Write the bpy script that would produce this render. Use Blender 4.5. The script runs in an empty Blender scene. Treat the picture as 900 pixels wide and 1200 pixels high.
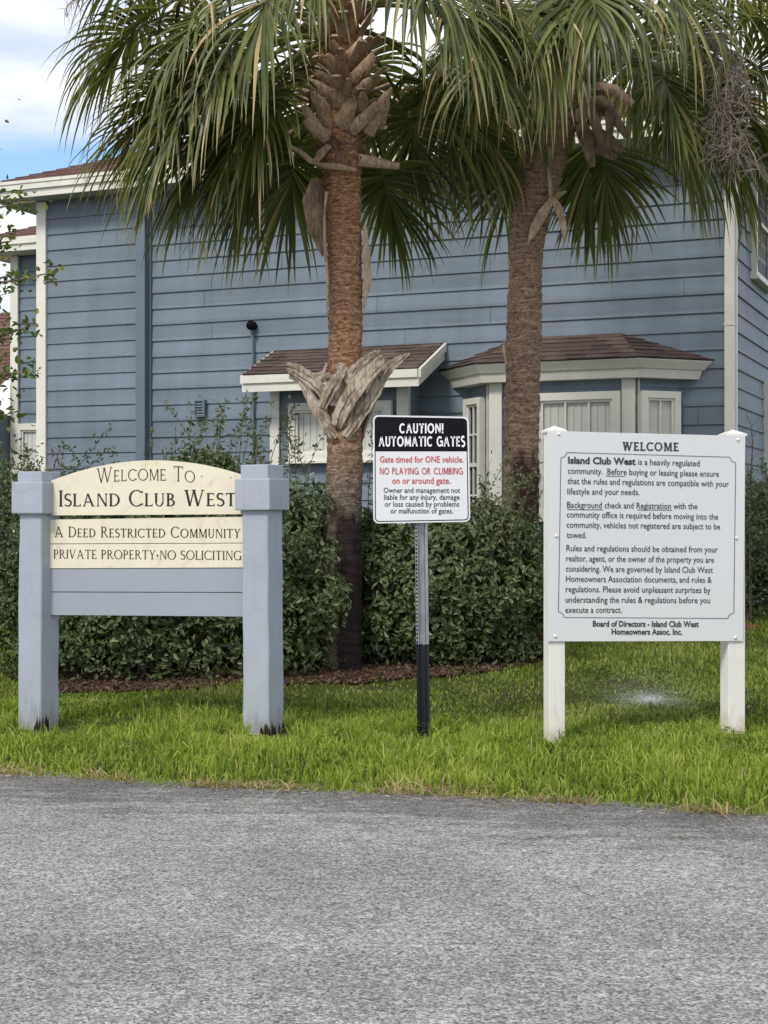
import bpy, bmesh, math, random
import numpy as np
from mathutils import Vector, Matrix, noise
R = math.radians
random.seed(7)
rng = np.random.default_rng(7)
SC = bpy.context.scene
COL = SC.collection

# ------------------------------------------------------------------ camera, sky, sun, exposure
F, CX, HY, CAMZ = 1780.0, 450.0, 605.0, 1.45          # focal length in photo pixels, horizon row, eye height
cam = bpy.data.cameras.new('camera')
cam_o = bpy.data.objects.new('camera', cam)
COL.objects.link(cam_o)
cam_o.location = (0, 0, CAMZ)
cam_o.rotation_euler = (R(90), 0, 0)
cam.sensor_fit = 'HORIZONTAL'
cam.sensor_width = 36
cam.lens = 36 * F / 900
cam.shift_y = 5 / 900
cam.clip_end = 2000
SC.camera = cam_o

SUN_DIR = Vector((-0.42, -0.62, 0.80)).normalized()   # towards the sun: behind the camera, to the left, high, veiled by cloud
SUN_STRENGTH, SUN_ANGLE = 1.7, 14
SKY_STRENGTH = 0.13
world = bpy.data.worlds.new('World')
SC.world = world
world.use_nodes = True
nt = world.node_tree
bg = nt.nodes['Background']
sky = nt.nodes.new('ShaderNodeTexSky')
sky.sky_type = 'NISHITA'
sky.sun_disc = False
sky.ozone_density = 4.0
sky.dust_density = 0.3
sky.sun_elevation = math.asin(SUN_DIR.z)
sky.sun_rotation = math.atan2(SUN_DIR.x, SUN_DIR.y)
tc = nt.nodes.new('ShaderNodeTexCoord')
mp = nt.nodes.new('ShaderNodeMapping')
mp.inputs['Scale'].default_value = (2.2, 2.2, 9.0)
mp.inputs['Location'].default_value = (0.3, 0.1, 0.0)
nz = nt.nodes.new('ShaderNodeTexNoise')
nz.inputs['Scale'].default_value = 1.6
nz.inputs['Detail'].default_value = 5
nz.inputs['Roughness'].default_value = 0.55
# bank of open blue low down between two decks of cloud
sep = nt.nodes.new('ShaderNodeSeparateXYZ')
def wmath(op, a, b=None, clamp=False):
    n = nt.nodes.new('ShaderNodeMath')
    n.operation = op
    n.use_clamp = clamp
    for k, v in enumerate((a, b)):
        if v is None:
            continue
        if isinstance(v, (int, float)):
            n.inputs[k].default_value = v
        else:
            nt.links.new(v, n.inputs[k])
    return n.outputs[0]
nt.links.new(tc.outputs['Generated'], sep.inputs[0])
nt.links.new(tc.outputs['Generated'], mp.inputs[0])
nt.links.new(mp.outputs[0], nz.inputs[0])
gap = wmath('ABSOLUTE', wmath('SUBTRACT', sep.outputs[2], 0.214))
gap = wmath('SUBTRACT', 1.0, wmath('DIVIDE', gap, 0.030), True)      # 1 inside the gap
cl = wmath('ADD', wmath('MULTIPLY', wmath('SUBTRACT', nz.outputs[0], 0.5), 2.2), 0.95)
cl = wmath('SUBTRACT', cl, wmath('MULTIPLY', gap, 1.5), True)
crmp = nt.nodes.new('ShaderNodeValToRGB')                              # cloud shade: lavender grey to white
crmp.color_ramp.elements[0].color = (0.70, 0.745, 0.87, 1)
crmp.color_ramp.elements[0].position = 0.35
crmp.color_ramp.elements[1].color = (1.0, 0.985, 0.975, 1)
crmp.color_ramp.elements[1].position = 0.62
nt.links.new(nz.outputs[0], crmp.inputs[0])
cs = nt.nodes.new('ShaderNodeVectorMath')
cs.operation = 'SCALE'
cs.inputs['Scale'].default_value = 6.0
nt.links.new(crmp.outputs[0], cs.inputs[0])
mx = nt.nodes.new('ShaderNodeMix')
mx.data_type = 'RGBA'
nt.links.new(cl, mx.inputs[0])
nt.links.new(sky.outputs[0], mx.inputs[6])
nt.links.new(cs.outputs[0], mx.inputs[7])
nt.links.new(mx.outputs[2], bg.inputs[0])
bg.inputs[1].default_value = SKY_STRENGTH

sun = bpy.data.lights.new('sun', 'SUN')
sun.energy = SUN_STRENGTH
sun.angle = R(SUN_ANGLE)
sun.color = (1.0, 0.95, 0.87)
sun_o = bpy.data.objects.new('sun', sun)
COL.objects.link(sun_o)
sun_o.location = (-8, -10, 18)
sun_o.rotation_euler = (-SUN_DIR).to_track_quat('-Z', 'Y').to_euler()

SC.view_settings.view_transform = 'Standard'
SC.view_settings.look = 'None'
SC.view_settings.exposure = 0.66
SC.view_settings.gamma = 1
SC.view_settings.use_curve_mapping = False
SC.render.engine = 'CYCLES'
SC.cycles.max_bounces = 6
SC.cycles.transparent_max_bounces = 8
SC.cycles.use_denoising = True

# ------------------------------------------------------------------ helpers
def P(x, y, Z):
    """The point seen at photo pixel (x, y) at depth Z metres."""
    return Vector(((x - CX) / F * Z, Z, CAMZ - (y - HY) / F * Z))

class MB:
    def __init__(s):
        s.v, s.f, s.uv, s.mi = [], [], [], []
    def face(s, pts, uv=None, mi=0):
        n = len(s.v)
        s.v += [tuple(p) for p in pts]
        s.f.append(tuple(range(n, n + len(pts))))
        s.uv.append(uv if uv else [(0, 0)] * len(pts))
        s.mi.append(mi)
    def idx(s, pts, faces, uvs=None, mi=0):
        n = len(s.v)
        s.v += [tuple(p) for p in pts]
        for k, f in enumerate(faces):
            s.f.append(tuple(i + n for i in f))
            s.uv.append([uvs[i] for i in f] if uvs else [(0, 0)] * len(f))
            s.mi.append(mi)
    def box(s, lo, hi, M=None, mi=0):
        x0, y0, z0 = lo
        x1, y1, z1 = hi
        p = [Vector(q) for q in ((x0,y0,z0),(x1,y0,z0),(x1,y1,z0),(x0,y1,z0),(x0,y0,z1),(x1,y0,z1),(x1,y1,z1),(x0,y1,z1))]
        if M is not None:
            p = [M @ q for q in p]
        s.idx(p, [(0,3,2,1),(4,5,6,7),(0,1,5,4),(1,2,6,5),(2,3,7,6),(3,0,4,7)], None, mi)
    def bbox(s, lo, hi, b=0.006, M=None):
        """box with bevelled vertical and horizontal edges"""
        bm = bmesh.new()
        bmesh.ops.create_cube(bm, size=1)
        for v in bm.verts:
            for k in range(3):
                v.co[k] = lo[k] + (v.co[k] + 0.5) * (hi[k] - lo[k])
        bmesh.ops.bevel(bm, geom=bm.edges[:], offset=b, segments=2, affect='EDGES', profile=0.6)
        vs = [v.co.copy() if M is None else M @ v.co for v in bm.verts]
        bm.verts.index_update()
        s.idx(vs, [tuple(v.index for v in f.verts) for f in bm.faces])
        bm.free()
    def prism(s, poly, y0, y1):
        """closed polygon of (x, z) pushed from y0 to y1"""
        n = len(poly)
        pts = [(x, y0, z) for x, z in poly] + [(x, y1, z) for x, z in poly]
        fs = [tuple(range(n)), tuple(range(2 * n - 1, n - 1, -1))] + [((i + 1) % n, i, i + n, (i + 1) % n + n) for i in range(n)]
        s.idx(pts, fs)
    def tube(s, path, rad, n=8, cap=True, uvs=False):
        path = [Vector(p) for p in path]
        if not hasattr(rad, '__len__'):
            rad = [rad] * len(path)
        T0 = (path[1] - path[0]).normalized()
        U = T0.orthogonal().normalized()
        pts, fs = [], []
        for i, p in enumerate(path):
            T = (path[min(i + 1, len(path) - 1)] - path[max(i - 1, 0)]).normalized()
            U = (U - T * U.dot(T)).normalized()
            V = T.cross(U)
            for k in range(n):
                a = 2 * math.pi * k / n
                pts.append(p + (U * math.cos(a) + V * math.sin(a)) * rad[i])
        for i in range(len(path) - 1):
            for k in range(n):
                fs.append((i * n + k, i * n + (k + 1) % n, (i + 1) * n + (k + 1) % n, (i + 1) * n + k))
        if cap:
            fs.append(tuple(range(n - 1, -1, -1)))
            fs.append(tuple(range((len(path) - 1) * n, len(path) * n)))
        s.idx(pts, fs)
    def lapped(s, BL, BR, TR, TL, exposure, lip, joints=0, jit=0.0, start=0.0, tab=0.0):
        """courses of boards or shingles lying over one another on the patch BL BR TR TL"""
        BL, BR, TR, TL = map(Vector, (BL, BR, TR, TL))
        nrm = (BR - BL).cross(TL - BL).normalized()
        H = ((TL + TR) / 2 - (BL + BR) / 2).length
        t = -start
        k = 0
        ax = (BR - BL).normalized()
        while t < H - 1e-4:
            a, b = max(t, 0) / H, min(t + exposure, H) / H
            pl, pr = BL.lerp(TL, a), BR.lerp(TR, a)
            ql, qr = BL.lerp(TL, b), BR.lerp(TR, b)
            W = (pr - pl).length
            cuts = [0.0, 1.0]
            if joints and W > 1.5:
                c = random.uniform(0.1, 0.5)
                cuts = [0.0, c, min(.97, c + 3.66 / W), 1.0] if c + 3.66 / W < .95 else [0.0, c, 1.0]
            if tab:
                cuts, c = [0.0], 0.0
                while c < 1:
                    c += random.uniform(.6, 1.4) * tab / max(W, .01)
                    cuts.append(min(c, 1.0))
            for c0, c1 in zip(cuts, cuts[1:]):
                g0 = 0.0 if c0 == 0 else (0.005 if not tab else 0.0) / W
                l = lip + random.uniform(-jit, jit)
                A, B = pl.lerp(pr, c0 + g0), pl.lerp(pr, c1)
                C, D = ql.lerp(qr, c1), ql.lerp(qr, c0 + g0)
                off = nrm * l
                o2 = nrm * 0.001
                u0, u1 = (A - BL).dot(ax), (B - BL).dot(ax)
                u2, u3 = (C - BL).dot(ax), (D - BL).dot(ax)
                s.face([A + off, B + off, C + o2, D + o2], [(u0, t), (u1, t), (u2, t + exposure), (u3, t + exposure)])
                s.face([A, B, B + off, A + off], [(u0, t), (u1, t), (u1, t), (u0, t)])
                s.face([A, A + off, D + o2], [(u0, t)] * 3)
                s.face([B + off, B, C + o2], [(u1, t)] * 3)
            t += exposure
            k += 1
    def build(s, name, mats, parent=None, smooth=False, loc=None):
        me = bpy.data.meshes.new(name)
        if isinstance(s.v, list):
            va = np.array(s.v, dtype=np.float32).reshape(-1, 3)
        else:
            va = s.v
        ls = np.array([len(f) for f in s.f], dtype=np.int32)
        li = np.array([i for f in s.f for i in f], dtype=np.int32)
        me.vertices.add(len(va)); me.vertices.foreach_set('co', va.ravel())
        me.loops.add(len(li)); me.loops.foreach_set('vertex_index', li)
        me.polygons.add(len(ls))
        me.polygons.foreach_set('loop_start', np.concatenate(([0], np.cumsum(ls)[:-1])).astype(np.int32))
        uvl = me.uv_layers.new(name='UVMap')
        uvl.data.foreach_set('uv', np.array([c for u in s.uv for c in u], dtype=np.float32).ravel())
        mats = mats if isinstance(mats, (list, tuple)) else [mats]
        for m in mats:
            me.materials.append(m)
        if len(mats) > 1:
            me.polygons.foreach_set('material_index', np.array(s.mi, dtype=np.int32))
        me.polygons.foreach_set('use_smooth', np.full(len(ls), smooth))
        me.update(calc_edges=True)
        me.validate()
        return link(name, me, parent, loc)

def link(name, me, parent=None, loc=None):
    o = bpy.data.objects.new(name, me)
    COL.objects.link(o)
    if parent is not None:
        o.parent = parent
    if loc is not None:
        o.location = loc
    return o

def fast_mesh(name, verts, faces, uv, mat, parent=None, smooth=False, loc=None):
    """verts (n,3), faces (m,k) all of k corners, uv (m*k,2)"""
    me = bpy.data.meshes.new(name)
    m, k = faces.shape
    me.vertices.add(len(verts)); me.vertices.foreach_set('co', verts.astype(np.float32).ravel())
    me.loops.add(m * k); me.loops.foreach_set('vertex_index', faces.astype(np.int32).ravel())
    me.polygons.add(m); me.polygons.foreach_set('loop_start', np.arange(0, m * k, k, dtype=np.int32))
    uvl = me.uv_layers.new(name='UVMap'); uvl.data.foreach_set('uv', uv.astype(np.float32).ravel())
    me.materials.append(mat)
    me.polygons.foreach_set('use_smooth', np.full(m, smooth))
    me.update(calc_edges=True)
    return link(name, me, parent, loc)

def thing(name, label, cat, loc=(0, 0, 0), rz=0, group=None):
    o = bpy.data.objects.new(name, None)
    o.empty_display_size = 0.2
    COL.objects.link(o)
    o.location = loc
    o.rotation_euler = (0, 0, rz)
    return tag(o, label, cat, group)
def tag(o, label=None, cat=None, group=None, kind=None):
    if label: o['label'] = label
    if cat: o['category'] = cat
    if group: o['group'] = group
    if kind: o['kind'] = kind
    return o

# ------------------------------------------------------------------ materials
class NM:
    """small node-tree writer"""
    def __init__(s, name, rough=0.6, spec=0.3):
        s.m = bpy.data.materials.new(name)
        s.m.use_nodes = True
        s.t = s.m.node_tree
        s.b = s.t.nodes['Principled BSDF']
        s.b.inputs['Roughness'].default_value = rough
        s.b.inputs['Specular IOR Level'].default_value = spec
        s.tc = s.t.nodes.new('ShaderNodeTexCoord')
    def n(s, typ, **kw):
        o = s.t.nodes.new('ShaderNode' + typ)
        for k, v in kw.items():
            setattr(o, k, v)
        return o
    def put(s, a, inp):
        if hasattr(a, 'is_output'):
            s.t.links.new(a, inp)
        else:
            inp.default_value = a
    def coord(s, kind='Object', scale=(1, 1, 1), loc=(0, 0, 0)):
        m = s.n('Mapping')
        s.t.links.new(s.tc.outputs[kind], m.inputs[0])
        m.inputs['Scale'].default_value = scale
        m.inputs['Location'].default_value = loc
        return m.outputs[0]
    def noise(s, vec, scale, detail=3, rough=0.55):
        o = s.n('TexNoise')
        s.put(vec, o.inputs['Vector'])
        o.inputs['Scale'].default_value = scale
        o.inputs['Detail'].default_value = detail
        o.inputs['Roughness'].default_value = rough
        return o.outputs[0]
    def ramp(s, fac, stops):
        o = s.n('ValToRGB')
        cr = o.color_ramp
        while len(cr.elements) < len(stops):
            cr.elements.new(0.5)
        for e, (p, c) in zip(cr.elements, stops):
            e.position = p
            e.color = (*c, 1) if len(c) == 3 else c
        s.put(fac, o.inputs[0])
        return o.outputs[0]
    def mix(s, fac, a, b, blend='MIX'):
        o = s.n('Mix', data_type='RGBA', blend_type=blend)
        s.put(fac, o.inputs[0])
        s.put((*a, 1) if isinstance(a, tuple) and len(a) == 3 else a, o.inputs[6])
        s.put((*b, 1) if isinstance(b, tuple) and len(b) == 3 else b, o.inputs[7])
        return o.outputs[2]
    def math(s, op, a, b=0.0, clamp=False):
        o = s.n('Math', operation=op, use_clamp=clamp)
        s.put(a, o.inputs[0]); s.put(b, o.inputs[1])
        return o.outputs[0]
    def sep(s, vec):
        o = s.n('SeparateXYZ')
        s.put(vec, o.inputs[0])
        return o.outputs
    def bump(s, h, strength=0.3, dist=0.01):
        o = s.n('Bump')
        o.inputs['Strength'].default_value = strength
        o.inputs['Distance'].default_value = dist
        s.put(h, o.inputs['Height'])
        s.t.links.new(o.outputs[0], s.b.inputs['Normal'])
    def color(s, c):
        s.put((*c, 1) if isinstance(c, tuple) and len(c) == 3 else c, s.b.inputs['Base Color'])

def sc3(c, k):
    return tuple(min(1, x * k) for x in c)

def paint(name, c, rough=0.5, vary=0.12, scale=3.0, bump=0.15, dirt=None, dirt_amt=0.0, grain=(1, 1, 1), splash=None):
    m = NM(name, rough)
    n1 = m.noise(m.coord('Object'), scale, 4)
    col = m.ramp(n1, [(0.3, sc3(c, 1 - vary)), (0.7, sc3(c, 1 + vary))])
    if dirt:
        n2 = m.noise(m.coord('Object', (1, 1, 1), (5, 2, 1)), scale * 2.7, 6, 0.7)
        f = m.ramp(n2, [(0.55, (0, 0, 0)), (0.75, (dirt_amt,) * 3)])
        col = m.mix(f, col, dirt)
    if splash:
        z = m.sep(m.coord('Object'))[2]
        sp = m.math('SUBTRACT', m.math('MULTIPLY', m.noise(m.coord('Object', (3, 3, 1)), 7, 6, 0.75), 0.75), m.math('SUBTRACT', z, 0.04))
        col = m.mix(m.ramp(sp, [(0.16, (0, 0, 0)), (0.42, (splash[1],) * 3)]), col, splash[0])
        st = m.ramp(m.noise(m.coord('Object', (26, 26, 1.1), (2, 7, 1)), 1.0, 4, 0.6), [(0.56, (0, 0, 0)), (0.75, (0.30,) * 3)])
        col = m.mix(st, col, sc3(c, 0.72))
    m.color(col)
    n3 = m.noise(m.coord('Object', grain), 60, 4)
    m.bump(n3, bump, 0.004)
    return m.m

def siding_mat(name, c):
    m = NM(name, 0.55)
    uv = m.sep(m.coord('UV'))
    n1 = m.noise(m.coord('UV', (0.5, 4.9, 1)), 1.0, 3)
    board = m.n('TexWhiteNoise', noise_dimensions='1D')
    m.put(m.math('FLOOR', m.math('DIVIDE', m.math('ADD', uv[1], 0.001), 0.203)), board.inputs['W'])
    f = m.math('ADD', m.math('MULTIPLY', n1, 0.7), m.math('MULTIPLY', board.outputs[0], 0.3))
    col = m.ramp(f, [(0.25, sc3(c, 0.84)), (0.75, sc3(c, 1.16))])
    grime = m.noise(m.coord('UV', (1.6, .22, 1), (9, 4, 0)), 1.5, 5, 0.65)
    col = m.mix(1.0, col, m.ramp(grime, [(0.35, (0.86, 0.87, 0.86)), (0.62, (1.05,) * 3)]), 'MULTIPLY')
    grain = m.noise(m.coord('UV', (3.0, 60, 1)), 1.6, 5, 0.65)
    wear = m.ramp(m.noise(m.coord('UV', (2.0, 34, 1), (3, 1, 0)), 1.3, 6, 0.7), [(0.60, (0, 0, 0)), (0.8, (0.25,) * 3)])
    col = m.mix(wear, col, sc3(c, 1.5))
    m.color(col)
    m.bump(grain, 0.35, 0.006)
    return m.m

def shingle_mat(name, cols):
    m = NM(name, 0.9, 0.2)
    br = m.n('TexBrick')
    m.put(m.coord('UV'), br.inputs['Vector'])
    br.inputs['Scale'].default_value = 1.0
    br.inputs['Brick Width'].default_value = 0.23
    br.inputs['Row Height'].default_value = 0.135
    br.inputs['Mortar Size'].default_value = 0.003
    br.inputs['Color1'].default_value = (0, 0, 0, 1)
    br.inputs['Color2'].default_value = (1, 1, 1, 1)
    br.inputs['Mortar'].default_value = (0.1, 0.1, 0.1, 1)
    br.offset_frequency = 2
    f = m.math('ADD', m.math('MULTIPLY', br.outputs[0], 0.50), m.math('MULTIPLY', m.noise(m.coord('UV'), 4, 6, 0.75), 0.50))
    col = m.ramp(f, [(0.15, cols[0]), (0.5, cols[1]), (0.85, cols[2])])
    g = m.noise(m.coord('UV'), 160, 3)
    col = m.mix(m.ramp(g, [(0.35, (0, 0, 0)), (0.7, (0.5,) * 3)]), col, sc3(cols[2], 1.35))
    m.color(col)
    m.bump(g, 0.5, 0.004)
    return m.m

BLUE = (0.160, 0.200, 0.242)
M = {}
M['siding'] = siding_mat('blue_grey_siding_paint', BLUE)
M['blue_trim'] = paint('blue_grey_trim_paint', (0.130, 0.166, 0.206), 0.5, 0.06)
M['white_trim'] = paint('off_white_trim_paint', (0.70, 0.68, 0.61), 0.5, 0.06, 2.0, 0.1, (0.42, 0.39, 0.32), 0.35)
M['white_vinyl'] = paint('white_vinyl', (0.76, 0.745, 0.70), 0.4, 0.03, 3.0, 0.05, (0.52, 0.42, 0.28), 0.4, (1, 1, 1), ((0.50, 0.34, 0.18), .6))
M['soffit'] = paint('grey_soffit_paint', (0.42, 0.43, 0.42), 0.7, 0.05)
M['shingle'] = shingle_mat('brown_roof_shingles', [(0.026, 0.021, 0.021), (0.075, 0.053, 0.047), (0.150, 0.110, 0.096)])
M['shingle_red'] = shingle_mat('red_brown_roof_shingles', [(0.06, 0.03, 0.028), (0.125, 0.066, 0.058), (0.17, 0.10, 0.09)])
M['sign_post'] = paint('pale_blue_grey_post_paint', (0.345, 0.378, 0.432), 0.55, 0.06, 4.0, 0.5, (0.24, 0.26, 0.27), 0.6, (1, 1, 0.08), ((0.17, 0.15, 0.11), .75))
M['sign_board_blue'] = paint('pale_blue_grey_board_paint', (0.315, 0.342, 0.39), 0.5, 0.04, 3.0, 0.2, None, 0, (0.1, 1, 1))
M['cream'] = paint('cream_sign_paint', (0.72, 0.67, 0.52), 0.5, 0.04, 3.0, 0.12, (0.44, 0.36, 0.22), 0.6)
M['panel_white'] = paint('white_sign_panel', (0.655, 0.67, 0.682), 0.35, 0.02, 1.0, 0.02)
M['ink_black'] = paint('black_lettering', (0.022, 0.02, 0.02), 0.5, 0.05)
M['ink_grey'] = paint('dark_grey_lettering', (0.05, 0.052, 0.056), 0.5, 0.05)
M['ink_red'] = paint('faded_red_lettering', (0.50, 0.10, 0.11), 0.5, 0.08)
M['ink_white'] = paint('white_lettering', (0.82, 0.83, 0.84), 0.4, 0.03)
M['alu_white'] = paint('white_sign_sheeting', (0.70, 0.715, 0.73), 0.35, 0.03)
M['header_black'] = paint('black_sign_sheeting', (0.007, 0.007, 0.011), 0.7, 0.1)
M['header_black'].node_tree.nodes['Principled BSDF'].inputs['Specular IOR Level'].default_value = 0.1
M['rot'] = paint('rotten_wood', (0.05, 0.033, 0.022), 0.95, 0.4, 30, 0.8)
M['bolt'] = paint('bolt_head_metal', (0.62, 0.62, 0.62), 0.35, 0.1)
M['brick_red'] = paint('terracotta_brick', (0.22, 0.10, 0.06), 0.9, 0.25, 14, 0.6)

def galv():
    m = NM('galvanised_post_half_painted_black', 0.42, 0.5)
    z = m.sep(m.coord('Object'))[2]
    n1 = m.noise(m.coord('Object', (1, 1, 0.3)), 26, 5, 0.7)
    edge = m.math('ADD', z, m.math('MULTIPLY', n1, 0.10))
    f = m.ramp(edge, [(0.0, (0, 0, 0)), (1.0, (1, 1, 1))])
    black = m.math('LESS_THAN', edge, 0.70)
    base = m.ramp(n1, [(0.3, (0.24, 0.25, 0.27)), (0.7, (0.45, 0.46, 0.48))])
    m.color(m.mix(black, base, (0.006, 0.007, 0.014)))
    m.put(m.math('MULTIPLY', m.math('SUBTRACT', 1.0, black), 0.75), m.b.inputs['Metallic'])
    return m.m
M['galv'] = galv()

def glass_mat():
    m = NM('window_glass', 0.06, 0.6)
    m.color((0.05, 0.06, 0.065))
    m.b.inputs['Transmission Weight'].default_value = 0.0
    m.b.inputs['Alpha'].default_value = 0.14
    return m.m
M['glass'] = glass_mat()
M['dark_room'] = paint('unlit_room_sheet', (0.05, 0.055, 0.06), 0.8, 0.2)
M['blind'] = paint('pale_window_blind', (0.74, 0.73, 0.68), 0.6, 0.05)

def asphalt():
    m = NM('weathered_asphalt', 0.9, 0.25)
    vo = m.n('TexVoronoi')
    m.put(m.coord('Object'), vo.inputs['Vector'])
    vo.inputs['Scale'].default_value = 112
    s = m.sep(vo.outputs['Color'])
    n1 = m.noise(m.coord('Object'), 190, 3, 0.7)
    fine = m.math('ADD', m.math('MULTIPLY', s[0], 0.55), m.math('MULTIPLY', n1, 0.45))
    col = m.ramp(fine, [(0.17, (0.060, 0.059, 0.060)), (0.40, (0.215, 0.212, 0.209)), (0.61, (0.312, 0.306, 0.299)), (0.90, (0.60, 0.585, 0.56))])
    big = m.noise(m.coord('Object', (1.0, 1.0, 1.0)), 0.9, 5, 0.6)
    col = m.mix(1.0, col, m.ramp(big, [(0.32, (0.76,) * 3), (0.66, (1.12,) * 3)]), 'MULTIPLY')
    mid = m.noise(m.coord('Object', (1.2, 3.0, 1.0)), 7, 4, 0.7)
    col = m.mix(1.0, col, m.ramp(mid, [(0.36, (0.80,) * 3), (0.62, (1.07,) * 3)]), 'MULTIPLY')
    # damp, dirty margin beside the verge, breaking up towards the middle of the road
    xyz = m.sep(m.coord('Object'))
    d = m.math('SUBTRACT', m.math('SUBTRACT', 7.92, m.math('MULTIPLY', xyz[0], 0.287)), xyz[1])
    d = m.math('ADD', d, m.math('MULTIPLY', m.math('SUBTRACT', m.noise(m.coord('Object', (0.8, 2.6, 1)), 2.6, 6, 0.75), 0.5), 4.2))
    wet = m.ramp(d, [(0.25, (0.56,) * 3), (0.95, (1, 1, 1))])
    m.color(m.mix(1.0, col, wet, 'MULTIPLY'))
    # stained patches and a few hairline cracks
    m.bump(m.math('ADD', fine, m.math('MULTIPLY', vo.outputs['Distance'], -1.0)), 0.6, 0.004)
    return m.m
M['asphalt'] = asphalt()

def soil():
    m = NM('thin_turf_soil', 0.95, 0.1)
    n1 = m.noise(m.coord('Object'), 2.2, 6, 0.65)
    n2 = m.noise(m.coord('Object'), 45, 4, 0.7)
    col = m.ramp(n1, [(0.36, (0.085, 0.075, 0.035)), (0.52, (0.07, 0.095, 0.022)), (0.7, (0.10, 0.14, 0.03))])
    m.color(m.mix(m.ramp(n2, [(0.35, (0, 0, 0)), (0.7, (0.6,) * 3)]), col, (0.03, 0.028, 0.014)))
    m.bump(n2, 0.9, 0.03)
    return m.m
M['soil'] = soil()

def leafy(name, stops, back=None, rough=0.55, trans=0.25, spec=0.3, tip=None, tip_at=(0.8, 1.0)):
    """leaf material: colour by the random value in uv.x, optional tip colour by uv.y, light passing through"""
    m = NM(name, rough, spec)
    uv = m.sep(m.coord('UV'))
    col = m.ramp(uv[0], stops)
    if tip:
        f = m.ramp(uv[1], [(tip_at[0], (0, 0, 0)), (tip_at[1], (1, 1, 1))])
        col = m.mix(f, col, tip)
    if back:
        g = m.n('NewGeometry')
        col = m.mix(g.outputs['Backfacing'], col, back)
    m.color(col)
    if trans:
        tr = m.n('BsdfTranslucent')
        m.put(m.mix(1.0, col, (1.5, 1.5, 0.75), 'MULTIPLY'), tr.inputs[0])
        ms = m.n('MixShader')
        ms.inputs[0].default_value = trans
        out = m.t.nodes['Material Output']
        m.t.links.new(m.b.outputs[0], ms.inputs[1])
        m.t.links.new(tr.outputs[0], ms.inputs[2])
        m.t.links.new(ms.outputs[0], out.inputs[0])
    return m.m
M['grass'] = leafy('grass_blades', [(0.0, (0.090, 0.145, 0.020)), (0.40, (0.240, 0.325, 0.050)), (0.80, (0.41, 0.475, 0.110)), (0.91, (0.47, 0.43, 0.18)), (1.0, (0.56, 0.46, 0.28))], None, 0.6, 0.38, 0.12)
M['turf'] = leafy('worn_turf_blades', [(0.0, (0.080, 0.120, 0.022)), (0.45, (0.200, 0.265, 0.055)), (0.78, (0.34, 0.385, 0.105)), (0.88, (0.36, 0.32, 0.15)), (1.0, (0.44, 0.35, 0.20))], None, 0.6, 0.35, 0.12)
M['hedge_leaf'] = leafy('silverthorn_leaves', [(0.0, (0.018, 0.040, 0.010)), (0.45, (0.046, 0.090, 0.020)), (0.72, (0.098, 0.150, 0.040)), (0.86, (0.22, 0.26, 0.125)), (1.0, (0.46, 0.47, 0.33))], (0.120, 0.150, 0.070), 0.42, 0.14, 0.4)
M['frond'] = leafy('palm_fronds', [(0.0, (0.040, 0.058, 0.018)), (0.5, (0.115, 0.140, 0.036)), (0.80, (0.235, 0.24, 0.072)), (0.92, (0.34, 0.28, 0.10)), (1.0, (0.46, 0.34, 0.17))], None, 0.42, 0.25, 0.4, (0.40, 0.32, 0.17), (0.82, 1.0))
M['frond_old'] = leafy('withered_palm_fronds', [(0.0, (0.10, 0.085, 0.05)), (0.6, (0.20, 0.16, 0.09)), (1.0, (0.34, 0.26, 0.15))], None, 0.7, 0.15, 0.2)
M['tree_leaf'] = leafy('bright_tree_leaves', [(0.0, (0.045, 0.080, 0.018)), (0.6, (0.10, 0.155, 0.035)), (0.9, (0.24, 0.26, 0.05)), (1.0, (0.34, 0.29, 0.06))], None, 0.45, 0.25, 0.35)
M['mulch'] = leafy('bark_mulch', [(0.0, (0.034, 0.021, 0.015)), (0.6, (0.085, 0.052, 0.037)), (1.0, (0.22, 0.15, 0.105))], None, 0.95, 0, 0.1)
M['straw'] = leafy('dry_straw', [(0.0, (0.22, 0.15, 0.07)), (1.0, (0.50, 0.40, 0.22))], None, 0.8, 0.1, 0.1)
M['twig'] = paint('grey_brown_twigs', (0.13, 0.10, 0.075), 0.85, 0.3, 12, 0.5)
M['stalk'] = paint('dried_flower_stalk', (0.27, 0.22, 0.19), 0.85, 0.25, 12, 0.4)
M['branch'] = paint('weathered_branch_bark', (0.22, 0.16, 0.11), 0.9, 0.3, 12, 0.6)
M['tree_bark'] = paint('smooth_tan_bark', (0.24, 0.19, 0.14), 0.8, 0.25, 5, 0.4)

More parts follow.
